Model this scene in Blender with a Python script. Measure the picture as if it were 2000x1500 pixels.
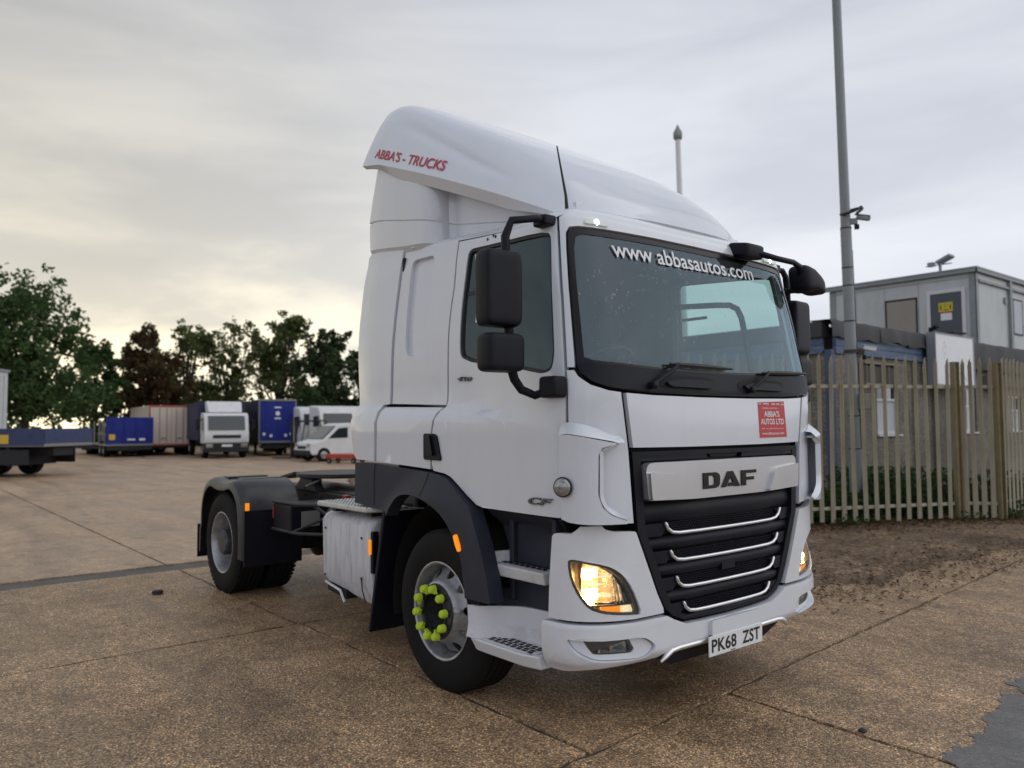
import bpy, bmesh, math, random
from mathutils import Vector, Matrix
from mathutils.geometry import tessellate_polygon
R = math.radians
rnd = random.Random(7)
for o in list(bpy.data.objects):
    bpy.data.objects.remove(o)
scene = bpy.context.scene
COL = scene.collection

# ------------------------------------------------------------------ camera
cam_data = bpy.data.cameras.new('camera')
cam = bpy.data.objects.new('camera', cam_data)
COL.objects.link(cam)
CAM_POS = Vector((4.1595, -3.972, 1.6635))
yaw, pitch, roll = R(140.6228), R(2.9145), R(-0.3977)
fw = Vector((math.cos(pitch) * math.cos(yaw), math.cos(pitch) * math.sin(yaw), math.sin(pitch)))
r0 = Vector((math.sin(yaw), -math.cos(yaw), 0))
u0 = r0.cross(fw)
rt = math.cos(roll) * r0 + math.sin(roll) * u0
up = -math.sin(roll) * r0 + math.cos(roll) * u0
M = Matrix((rt, up, -fw)).transposed().to_4x4()
M.translation = CAM_POS
cam.matrix_world = M
cam_data.sensor_width = 36
cam_data.lens = 36 * 1532.57 / 2000
cam_data.clip_start = .05
cam_data.clip_end = 3000
cam_data.dof.use_dof = True
cam_data.dof.focus_distance = 4.9
cam_data.dof.aperture_fstop = 1.8
scene.camera = cam
scene.render.resolution_x, scene.render.resolution_y = 1024, 768

# ------------------------------------------------------------------ light
SUN_AZ, SUN_EL = R(40), R(36)
sun_dir = Vector((math.cos(SUN_EL) * math.cos(SUN_AZ), math.cos(SUN_EL) * math.sin(SUN_AZ), math.sin(SUN_EL)))
sd = bpy.data.lights.new('sun', 'SUN')
sd.energy = .6
sd.angle = R(90)
sd.color = (1, .985, .97)
sun = bpy.data.objects.new('sun', sd)
COL.objects.link(sun)
sun.rotation_euler = sun_dir.to_track_quat('Z', 'Y').to_euler()

world = bpy.data.worlds.new('World')
scene.world = world
world.use_nodes = True
wt = world.node_tree
wt.nodes.clear()
def wn(t, **k):
    n = wt.nodes.new(t)
    for a, b in k.items():
        setattr(n, a, b)
    return n
def wl(a, b):
    wt.links.new(a, b)
def wmath(op, a, b=None, clamp=False):
    n = wn('ShaderNodeMath', operation=op, use_clamp=clamp)
    for i, v in enumerate((a, b)):
        if v is None:
            continue
        if isinstance(v, (int, float)):
            n.inputs[i].default_value = v
        else:
            wl(v, n.inputs[i])
    return n.outputs[0]
def wmix(fac, a, b, mode='MIX'):
    n = wn('ShaderNodeMix', data_type='RGBA', blend_type=mode)
    for s, v in ((n.inputs[0], fac), (n.inputs[6], a), (n.inputs[7], b)):
        if isinstance(v, (int, float)):
            s.default_value = v
        elif isinstance(v, tuple):
            s.default_value = (*v, 1)
        else:
            wl(v, s)
    return n.outputs[2]
tc = wn('ShaderNodeTexCoord').outputs['Generated']
sx = wn('ShaderNodeSeparateXYZ')
wl(tc, sx.inputs[0])
X, Y, Z = sx.outputs
el = wmath('MAXIMUM', Z, 0.0)
# overcast: a little darker overhead, brighter towards the horizon
t_el = wmath('MULTIPLY', el, 1.15, True)
warm = wmix(t_el, (.615, .578, .50), (.235, .25, .27))
cool = wmix(t_el, (.655, .68, .735), (.335, .352, .395))
GA = R(163)
dg = wmath('ADD', wmath('MULTIPLY', X, math.cos(GA)), wmath('MULTIPLY', Y, math.sin(GA)))
WA = R(186)
dw = wmath('ADD', wmath('MULTIPLY', X, math.cos(WA)), wmath('MULTIPLY', Y, math.sin(WA)))
az = wmath('MULTIPLY', wmath('SUBTRACT', dw, .58), 2.8, True)
base = wmix(az, cool, warm)
mp = wn('ShaderNodeMapping')
mp.inputs['Scale'].default_value = (1.6, 1.6, 7.5)
mp.inputs['Rotation'].default_value = (R(3), R(-5), 0)
wl(tc, mp.inputs[0])
nz = wn('ShaderNodeTexNoise')
nz.inputs['Scale'].default_value = 1.6
nz.inputs['Detail'].default_value = 7
nz.inputs['Roughness'].default_value = .52
nz.inputs['Distortion'].default_value = .35
wl(mp.outputs[0], nz.inputs['Vector'])
rp = wn('ShaderNodeValToRGB')
rp.color_ramp.elements[0].position = .34
rp.color_ramp.elements[0].color = (.85, .855, .88, 1)
rp.color_ramp.elements[1].position = .68
rp.color_ramp.elements[1].color = (1.075, 1.07, 1.06, 1)
wl(nz.outputs['Fac'], rp.inputs[0])
clouds = wmix(1.0, base, rp.outputs[0], 'MULTIPLY')
# the gap in the cloud low over the trees where the evening light comes through
gl = wmath('MULTIPLY', wmath('POWER', wmath('MAXIMUM', dg, 0.0), 7.0), wmath('EXPONENT', wmath('MULTIPLY', el, -10.0)))
rp2 = wn('ShaderNodeValToRGB')
rp2.color_ramp.elements[0].position = .44
rp2.color_ramp.elements[1].position = .60
wl(nz.outputs['Fac'], rp2.inputs[0])
gl2 = wmath('MULTIPLY', gl, wmath('ADD', wmath('MULTIPLY', rp2.outputs[0], 1.0), .35))
glow = wmix(1.0, (.92, .76, .38), gl2, 'MULTIPLY')
clouds2 = wmix(1.0, clouds, glow, 'ADD')
sky = wn('ShaderNodeTexSky', sky_type='NISHITA')
sky.sun_disc = False
sky.sun_elevation = SUN_EL
sky.sun_rotation = R(90) - SUN_AZ
sky.air_density = 1.6
sky.dust_density = 4.0
sk = wmix(1.0, sky.outputs[0], (.07, .07, .07), 'MULTIPLY')
final = wmix(.94, sk, clouds2)
bg = wn('ShaderNodeBackground')
bg.inputs[1].default_value = 1.0
wl(final, bg.inputs[0])
wo = wn('ShaderNodeOutputWorld')
wl(bg.outputs[0], wo.inputs[0])
vs = scene.view_settings
vs.view_transform = 'Standard'
vs.look = 'None'
vs.exposure = .5
vs.gamma = 1
vs.use_curve_mapping = False

# ------------------------------------------------------------------ helpers
def link(name, me, mat, parent=None, smooth=None):
    o = bpy.data.objects.new(name, me)
    COL.objects.link(o)
    if mat is not None and len(me.materials) == 0:
        me.materials.append(mat)
    if parent is not None:
        o.parent = parent
    if smooth is not None:
        me.shade_smooth()
        me.set_sharp_from_angle(angle=R(smooth))
    return o

def tag(o, label=None, cat=None, group=None, kind=None):
    if label: o['label'] = label
    if cat: o['category'] = cat
    if group: o['group'] = group
    if kind: o['kind'] = kind
    return o

def empty(name, loc=(0, 0, 0), rz=0, label=None, cat=None, group=None):
    o = bpy.data.objects.new(name, None)
    COL.objects.link(o)
    o.empty_display_size = .2
    o.location = loc
    o.rotation_euler = (0, 0, rz)
    return tag(o, label, cat, group)

def bevel(o, w=.006, seg=2, ang=40):
    m = o.modifiers.new('bevel', 'BEVEL')
    m.width = w
    m.segments = seg
    m.limit_method = 'ANGLE'
    m.angle_limit = R(ang)
    m.harden_normals = True
    return o

class MB:
    """collects shapes; build() links them as one mesh object"""
    def __init__(s):
        s.v, s.f, s.mi = [], [], []
        s.cur = 0
    def add(s, vs, fs):
        b = len(s.v)
        s.v += [tuple(p) for p in vs]
        s.f += [tuple(i + b for i in q) for q in fs]
        s.mi += [s.cur] * len(fs)
        return s
    def box(s, c, d, rot=None):
        hx, hy, hz = d[0] / 2, d[1] / 2, d[2] / 2
        vs = [Vector((sx * hx, sy * hy, sz * hz)) for sz in (-1, 1) for sx, sy in ((-1, -1), (1, -1), (1, 1), (-1, 1))]
        if rot is not None:
            vs = [rot @ v for v in vs]
        return s.add([v + Vector(c) for v in vs], [(3, 2, 1, 0), (4, 5, 6, 7), (0, 1, 5, 4), (1, 2, 6, 5), (2, 3, 7, 6), (3, 0, 4, 7)])
    def bb(s, x0, x1, y0, y1, z0, z1):
        return s.box(((x0 + x1) / 2, (y0 + y1) / 2, (z0 + z1) / 2), (abs(x1 - x0), abs(y1 - y0), abs(z1 - z0)))
    def hexa(s, lo, hi):
        """prism between two loops of equal count"""
        n = len(lo)
        s.add(list(lo) + list(hi), [tuple(range(n - 1, -1, -1)), tuple(range(n, 2 * n))] + [(i, (i + 1) % n, n + (i + 1) % n, n + i) for i in range(n)])
        return s
    def tube(s, pts, r, n=10, caps=True, flat=1.0, closed=False):
        pts = [Vector(p) for p in pts]
        rr = r if isinstance(r, (list, tuple)) else [r] * len(pts)
        rings = []
        prev = None
        for i, p in enumerate(pts):
            if closed:
                t = (pts[(i + 1) % len(pts)] - pts[i - 1]).normalized()
            else:
                a = pts[max(0, i - 1)]; b = pts[min(len(pts) - 1, i + 1)]
                t = (b - a).normalized()
            if prev is None:
                x = t.orthogonal().normalized() if abs(t.z) > .9 else t.cross(Vector((0, 0, 1))).normalized()
            else:
                x = (prev - t * prev.dot(t)).normalized()
            prev = x
            y = t.cross(x)
            rings.append([p + x * math.cos(2 * math.pi * k / n) * rr[i] + y * math.sin(2 * math.pi * k / n) * rr[i] * flat for k in range(n)])
        vs = [v for q in rings for v in q]
        fs = []
        m = len(rings)
        for i in range(m if closed else m - 1):
            j = (i + 1) % m
            for k in range(n):
                fs.append((i * n + k, i * n + (k + 1) % n, j * n + (k + 1) % n, j * n + k))
        if caps and not closed:
            fs.append(tuple(range(n - 1, -1, -1)))
            fs.append(tuple((m - 1) * n + k for k in range(n)))
        return s.add(vs, fs)
    def lathe(s, prof, n=48, axis='y', c=(0, 0, 0), closed=False):
        """prof: (axial, radius) list"""
        vs = []
        for a, r in prof:
            for k in range(n):
                t = 2 * math.pi * k / n
                p, q = r * math.cos(t), r * math.sin(t)
                vs.append({'y': (c[0] + p, c[1] + a, c[2] + q), 'z': (c[0] + p, c[1] + q, c[2] + a), 'x': (c[0] + a, c[1] + p, c[2] + q)}[axis])
        m = len(prof)
        fs = []
        for i in range(m if closed else m - 1):
            j = (i + 1) % m
            for k in range(n):
                fs.append((i * n + k, i * n + (k + 1) % n, j * n + (k + 1) % n, j * n + k))
        return s.add(vs, fs)
    def grid(s, fn, nu, nv):
        vs = [fn(i / nu, j / nv) for j in range(nv + 1) for i in range(nu + 1)]
        fs = [(j * (nu + 1) + i, j * (nu + 1) + i + 1, (j + 1) * (nu + 1) + i + 1, (j + 1) * (nu + 1) + i) for j in range(nv) for i in range(nu)]
        return s.add(vs, fs)
    def mesh(s, name):
        me = bpy.data.meshes.new(name)
        me.from_pydata(s.v, [], s.f)
        if any(s.mi):
            me.polygons.foreach_set('material_index', s.mi)
        me.update()
        return me
    def build(s, name, mat, parent=None, smooth=None, bev=None, mats=None, norm=True):
        me = s.mesh(name)
        if mats:
            for m_ in mats:
                me.materials.append(m_)
        if norm:
            bm = bmesh.new()
            bm.from_mesh(me)
            bmesh.ops.recalc_face_normals(bm, faces=bm.faces)
            bm.to_mesh(me)
            bm.free()
        if bev and smooth is None:
            smooth = 35
        o = link(name, me, mat, parent, smooth)
        if bev:
            bevel(o, bev)
        return o

def part(name, mat, parent, fn, smooth=None, bev=None):
    m = MB()
    fn(m)
    return m.build(name, mat, parent, smooth, bev)

def copy_tree(o, parent=None):
    c = o.copy()
    COL.objects.link(c)
    if parent is not None:
        c.parent = parent
    for ch in list(o.children):
        copy_tree(ch, c)
    return c

def chaikin(p, n=2):
    for _ in range(n):
        q = []
        for i in range(len(p)):
            a, b = p[i], p[(i + 1) % len(p)]
            q += [tuple(.75 * a[k] + .25 * b[k] for k in range(len(a))), tuple(.25 * a[k] + .75 * b[k] for k in range(len(a)))]
        p = q
    return p

def round_poly(p, rad, seg=4):
    """round polygon corners in 2D"""
    out = []
    n = len(p)
    rs = rad if isinstance(rad, (list, tuple)) else [rad] * n
    for i in range(n):
        a, b, c = Vector(p[i - 1]), Vector(p[i]), Vector(p[(i + 1) % n])
        d1, d2 = (a - b), (c - b)
        r = min(rs[i], d1.length * .45, d2.length * .45)
        if r < 1e-4:
            out.append(tuple(b)); continue
        s, e = b + d1.normalized() * r, b + d2.normalized() * r
        for k in range(seg + 1):
            t = k / seg
            out.append(tuple(s * (1 - t) ** 2 + b * 2 * t * (1 - t) + e * t * t))
    return out

def inset2d(p, d):
    n = len(p)
    ar = sum(p[i][0] * p[(i + 1) % n][1] - p[(i + 1) % n][0] * p[i][1] for i in range(n))
    sg = 1 if ar > 0 else -1
    out = []
    for i in range(n):
        a, b, c = Vector(p[i - 1]), Vector(p[i]), Vector(p[(i + 1) % n])
        e1, e2 = (b - a), (c - b)
        if e1.length < 1e-6 or e2.length < 1e-6:
            out.append(tuple(b)); continue
        e1.normalize(); e2.normalize()
        n1, n2 = Vector((-e1.y, e1.x)) * sg, Vector((-e2.y, e2.x)) * sg
        m = n1 + n2
        if m.length < .3:
            out.append(tuple(b + n1 * d)); continue
        m.normalize()
        out.append(tuple(b + m * d / max(.5, m.dot(n1))))
    return out

def text_mesh(body, size=1.0, bold=0.0, extrude=0.0, shear=0.0, space=1.0):
    cu = bpy.data.curves.new('t', 'FONT')
    cu.body = body
    cu.size = size
    cu.offset = bold
    cu.extrude = extrude
    cu.shear = shear
    cu.space_character = space
    cu.align_x = 'LEFT'
    cu.resolution_u = 4
    ob = bpy.data.objects.new('t', cu)
    COL.objects.link(ob)
    dg_ = bpy.context.evaluated_depsgraph_get()
    me = bpy.data.meshes.new_from_object(ob.evaluated_get(dg_))
    bpy.data.objects.remove(ob)
    bpy.data.curves.remove(cu)
    return me

def text_fit(name, body, fn, mat, parent, w, h, bold=.0, extrude=.0, shear=0.0, space=1.0):
    """text scaled so it fills w x h, every vertex placed by fn(u, v, depth), u in 0..w, v in 0..h"""
    me = text_mesh(body, 1.0, bold, extrude, shear, space)
    xs = [v.co.x for v in me.vertices]
    ys = [v.co.y for v in me.vertices]
    x0, x1, y0, y1 = min(xs), max(xs), min(ys), max(ys)
    for v in me.vertices:
        u = (v.co.x - x0) / (x1 - x0) * w
        q = (v.co.y - y0) / (y1 - y0) * h
        v.co = fn(u, q, v.co.z)
    me.materials.clear()
    return link(name, me, mat, parent)
# ------------------------------------------------------------------ materials
MATS = {}
def nodes(name):
    m = bpy.data.materials.new(name)
    m.use_nodes = True
    nt = m.node_tree
    return m, nt, nt.nodes['Principled BSDF']
def mk(name, col, rough=.5, metal=0, coat=0, var=0, vscale=3, bump=0, bscale=80, spec=.5, emit=None, estr=0, dirt=None, dscale=2.5, damt=.5, stretch=(1, 1, 1), rvar=0, trans=0):
    m, nt, b = nodes(name)
    def N(t, **k):
        n = nt.nodes.new(t)
        for a, v in k.items():
            setattr(n, a, v)
        return n
    L = nt.links.new
    b.inputs['Base Color'].default_value = (*col, 1)
    b.inputs['Roughness'].default_value = rough
    b.inputs['Metallic'].default_value = metal
    b.inputs['Coat Weight'].default_value = coat
    b.inputs['Coat Roughness'].default_value = .08
    b.inputs['Specular IOR Level'].default_value = spec
    if emit:
        b.inputs['Emission Color'].default_value = (*emit, 1)
        b.inputs['Emission Strength'].default_value = estr
    if var or dirt or bump or rvar:
        t = N('ShaderNodeTexCoord')
        mp_ = N('ShaderNodeMapping')
        mp_.inputs['Scale'].default_value = stretch
        L(t.outputs['Object'], mp_.inputs[0])
        co = mp_.outputs[0]
        src = None
        if var:
            n1 = N('ShaderNodeTexNoise')
            n1.inputs['Scale'].default_value = vscale
            n1.inputs['Detail'].default_value = 6
            n1.inputs['Roughness'].default_value = .6
            L(co, n1.inputs['Vector'])
            r1 = N('ShaderNodeMapRange')
            r1.inputs[1].default_value, r1.inputs[2].default_value = .25, .75
            r1.inputs[3].default_value, r1.inputs[4].default_value = 1 - var, 1 + var
            L(n1.outputs['Fac'], r1.inputs[0])
            mx = N('ShaderNodeMix', data_type='RGBA', blend_type='MULTIPLY')
            mx.inputs[0].default_value = 1
            mx.inputs[6].default_value = (*col, 1)
            L(r1.outputs[0], mx.inputs[7])
            src = mx.outputs[2]
        if dirt:
            n2 = N('ShaderNodeTexNoise')
            n2.inputs['Scale'].default_value = dscale
            n2.inputs['Detail'].default_value = 9
            n2.inputs['Roughness'].default_value = .7
            L(co, n2.inputs['Vector'])
            r2 = N('ShaderNodeMapRange')
            r2.inputs[1].default_value, r2.inputs[2].default_value = .45, .75
            r2.inputs[3].default_value, r2.inputs[4].default_value = 0, damt
            L(n2.outputs['Fac'], r2.inputs[0])
            mx2 = N('ShaderNodeMix', data_type='RGBA')
            L(r2.outputs[0], mx2.inputs[0])
            if src:
                L(src, mx2.inputs[6])
            else:
                mx2.inputs[6].default_value = (*col, 1)
            mx2.inputs[7].default_value = (*dirt, 1)
            src = mx2.outputs[2]
        if src:
            L(src, b.inputs['Base Color'])
        if rvar:
            n4 = N('ShaderNodeTexNoise')
            n4.inputs['Scale'].default_value = 2.2
            n4.inputs['Detail'].default_value = 5
            L(co, n4.inputs['Vector'])
            r4 = N('ShaderNodeMapRange')
            r4.inputs[3].default_value, r4.inputs[4].default_value = max(.02, rough - rvar), rough + rvar
            L(n4.outputs['Fac'], r4.inputs[0])
            L(r4.outputs[0], b.inputs['Roughness'])
        if bump:
            n3 = N('ShaderNodeTexNoise')
            n3.inputs['Scale'].default_value = bscale
            n3.inputs['Detail'].default_value = 4
            L(co, n3.inputs['Vector'])
            bp = N('ShaderNodeBump')
            bp.inputs['Strength'].default_value = bump
            bp.inputs['Distance'].default_value = .01
            L(n3.outputs['Fac'], bp.inputs['Height'])
            L(bp.outputs[0], b.inputs['Normal'])
    MATS[name] = m
    return m

white = mk('white_paint', (.655, .69, .745), .22, coat=.8, var=.02, vscale=1.3, rvar=.05, dirt=(.47, .465, .45), dscale=3.2, damt=.07, stretch=(3.5, 3.5, .35))
white_low = mk('white_paint_lower', (.665, .695, .745), .3, coat=.4, var=.025, vscale=3, dirt=(.45, .42, .38), dscale=9, damt=.12, rvar=.06)
white_step = mk('white_plastic', (.62, .63, .65), .45, var=.06, vscale=8, dirt=(.30, .28, .26), dscale=11, damt=.45)
tank_white = mk('scuffed_white_steel', (.60, .61, .65), .5, var=.06, vscale=9, dirt=(.17, .17, .18), dscale=10, damt=.7, stretch=(1.5, 1.5, .22), bump=.15, bscale=8)
grey_pl = mk('dark_grey_plastic', (.024, .028, .043), .55, spec=.3, var=.12, vscale=6, bump=.12, bscale=240, dirt=(.05, .053, .062), dscale=4, damt=.3)
black_pl = mk('black_plastic', (.0055, .0065, .0125), .5, spec=.22, var=.2, vscale=6, bump=.1, bscale=260, dirt=(.012, .013, .019), dscale=6, damt=.3)
gloss_black = mk('gloss_black_border', (.006, .0062, .010), .22, spec=.25)
matt_black = mk('matt_black', (.006, .006, .007), .8)
interior = mk('cab_interior_trim', (.026, .029, .034), .85, spec=.2, var=.2, vscale=5)
seat_m = mk('seat_fabric', (.018, .019, .022), .9, var=.2, vscale=20)
rubber = mk('tyre_rubber', (.0075, .0075, .008), .75, spec=.2, var=.3, vscale=5, bump=.2, bscale=60, dirt=(.018, .016, .014), dscale=7, damt=.4)
seal = mk('rubber_seal', (.008, .008, .009), .55)
chrome = mk('bright_trim', (.74, .75, .77), .28, metal=.85, var=.08, vscale=10)
satin = mk('satin_silver', (.60, .605, .62), .33, metal=.7, var=.04, vscale=5, coat=.25)
letter_dk = mk('badge_dark_chrome', (.035, .034, .033), .25, metal=.6)
badge = mk('badge_grey', (.13, .13, .135), .3, metal=.7)
steel = mk('wheel_silver', (.40, .41, .43), .38, metal=.55, var=.15, vscale=8, dirt=(.05, .045, .04), dscale=7, damt=.7)
hub_m = mk('hub_iron', (.05, .052, .058), .5, metal=.4, var=.3, vscale=14, dirt=(.16, .15, .14), dscale=18, damt=.5)
chassis_m = mk('chassis_paint', (.016, .016, .018), .55, var=.3, vscale=6, dirt=(.05, .043, .036), dscale=5, damt=.5)
alu = mk('tread_plate_white', (.58, .58, .55), .5, var=.1, vscale=15, dirt=(.25, .23, .19), dscale=14, damt=.45)
yellow = mk('fluoro_yellow', (.50, .68, .03), .5, emit=None)
red_v = mk('red_vinyl', (.50, .028, .035), .4)
red_p = mk('red_print', (.46, .02, .03), .4)
red_pl = mk('red_plastic', (.35, .03, .02), .4)
white_v = mk('white_vinyl', (.74, .74, .76), .4)
black_t = mk('black_lettering', (.008, .008, .008), .4)
plate_m = mk('plate_white', (.74, .75, .76), .3)
amber_on = mk('amber_lens_lit', (.8, .22, .01), .25, emit=(1, .30, .005), estr=.5, coat=.4)
amber_dim = mk('amber_lens', (.7, .16, .01), .22, emit=(1, .22, .01), estr=.35, coat=.4)  # weak emission gives this lens a glow of its own
white_lens = mk('clear_marker_lens', (.5, .55, .53), .12, emit=(.9, 1, .85), estr=.08, coat=.6)
bulb_w = mk('marker_led_lit', (1, 1, .95), .3, emit=(.95, 1, .88), estr=3.5)
bulb = mk('bulb_lit', (1, .8, .5), .3, emit=(1, .62, .22), estr=30)
glow_r = mk('glowing_reflector', (.85, .74, .55), .18, metal=.85, emit=(1, .56, .17), estr=.5)  # headlamp glow put into the reflector as emission
refl = mk('reflector', (.55, .54, .52), .12, metal=.9)
refl_d = mk('lamp_housing', (.06, .055, .05), .25, metal=.3)
mirror_m = mk('mirror_glass', (.8, .8, .8), .02, metal=1)
hose_r = mk('red_airline', (.30, .03, .02), .45)
# background vehicles and buildings
bg_white = mk('truck_white', (.66, .67, .68), .4, var=.04, vscale=2, dirt=(.4, .38, .35), dscale=3, damt=.3)
bg_cream = mk('trailer_cream', (.60, .51, .43), .5, var=.06, vscale=2, dirt=(.4, .36, .32), dscale=2, damt=.35)
bg_blue = mk('trailer_blue', (.010, .020, .21), .5, spec=.25, var=.1, vscale=2, dirt=(.05, .06, .16), dscale=2, damt=.4)
bg_navy = mk('curtain_navy', (.012, .016, .05), .6, var=.2, vscale=2)
bg_dull = mk('faded_blue', (.022, .038, .12), .6, var=.25, vscale=3, dirt=(.06, .065, .08), dscale=4, damt=.6)
bg_dark = mk('underrun_black', (.011, .011, .013), .7, var=.2, vscale=2)
bg_grey = mk('trailer_frame_grey', (.20, .20, .19), .6)
bg_glass = mk('vehicle_glass', (.02, .03, .035), .08, coat=.5)
bg_red = mk('forklift_red', (.42, .045, .02), .4, var=.1)
redtrim = mk('red_edge_trim', (.34, .07, .06), .5)
yellow_s = mk('yellow_board', (.60, .40, .03), .5)
pebble = None
fence_m = mk('weathered_galvanised', (.39, .355, .265), .6, metal=.1, var=.14, vscale=2, dirt=(.22, .155, .07), dscale=1.6, damt=.75, stretch=(2, 2, .6))
post_m = mk('fence_post_steel', (.27, .225, .13), .65, metal=.1, var=.14, vscale=3, dirt=(.12, .085, .04), dscale=2, damt=.7)
pole_m = mk('galvanised_pole', (.24, .265, .28), .55, metal=.35, var=.1, vscale=1.5, dirt=(.15, .16, .16), dscale=2, damt=.5, stretch=(4, 4, .6))
felt = mk('roof_felt', (.055, .056, .06), .82, var=.2, vscale=2, bump=.35, bscale=5)
blue_bd = mk('weathered_blue_board', (.07, .115, .20), .65, var=.2, vscale=3, dirt=(.19, .23, .29), dscale=3, damt=.75, stretch=(1, .35, 2))
blue_ps = mk('blue_post', (.045, .065, .14), .6, var=.2, vscale=3, dirt=(.13, .13, .14), dscale=3, damt=.4)
sign_w = mk('sign_white', (.72, .73, .76), .35, var=.03, vscale=2, dirt=(.5, .5, .52), dscale=4, damt=.35)
sign_g = mk('sign_side_grey', (.23, .25, .27), .5, var=.1)
cabin_w = mk('cabin_panel', (.50, .53, .53), .55, var=.06, vscale=1.5, dirt=(.27, .30, .28), dscale=2, damt=.4, stretch=(1, 1, .5))
cabin_g = mk('cabin_trim', (.25, .28, .285), .55, var=.12, vscale=2, dirt=(.10, .13, .11), dscale=4, damt=.6)
door_g = mk('cabin_door', (.065, .08, .095), .5, var=.1)
blind = mk('window_blind', (.30, .265, .23), .6, var=.06)
curtain_m = mk('net_curtain', (.52, .56, .60), .8, var=.12, vscale=1.5, stretch=(6, 6, .3))
upvc = mk('white_window_frame', (.62, .63, .64), .4, var=.05)
ply = mk('ply_box', (.20, .185, .16), .7, var=.15, vscale=4)
yellow_n = mk('yellow_notice', (.62, .50, .03), .5)
bark = mk('bark', (.045, .035, .026), .9, var=.3, vscale=5, bump=.5, bscale=14)
stone = mk('debris_stone', (.03, .028, .026), .8, var=.3, vscale=30)
rust = mk('rusty_bracket', (.06, .04, .03), .8, var=.3, vscale=20)

def leaf_mat(name, c1, c2):
    m, nt, b = nodes(name)
    L = nt.links.new
    g = nt.nodes.new('ShaderNodeNewGeometry')
    r = nt.nodes.new('ShaderNodeValToRGB')
    r.color_ramp.elements[0].color = (*c1, 1)
    r.color_ramp.elements[1].color = (*c2, 1)
    L(g.outputs['Random Per Island'], r.inputs[0])
    L(r.outputs[0], b.inputs['Base Color'])
    b.inputs['Roughness'].default_value = .6
    b.inputs['Specular IOR Level'].default_value = .3
    tr = nt.nodes.new('ShaderNodeBsdfTranslucent')
    L(r.outputs[0], tr.inputs['Color'])
    mx = nt.nodes.new('ShaderNodeMixShader')
    mx.inputs[0].default_value = .42
    L(b.outputs[0], mx.inputs[1])
    L(tr.outputs[0], mx.inputs[2])
    L(mx.outputs[0], nt.nodes['Material Output'].inputs[0])
    return m
leaf_green = leaf_mat('leaf_green', (.036, .080, .028), (.095, .150, .046))
leaf_olive = leaf_mat('leaf_olive', (.052, .082, .026), (.145, .165, .050))
leaf_brown = leaf_mat('leaf_brown', (.050, .036, .018), (.13, .085, .034))
leaf_dark = leaf_mat('leaf_dark', (.026, .050, .022), (.072, .105, .04))
leaf_ivy = leaf_mat('leaf_ivy', (.020, .045, .014), (.065, .105, .030))
leaf_fall = leaf_mat('leaf_fallen', (.055, .032, .016), (.19, .115, .06))

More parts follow.
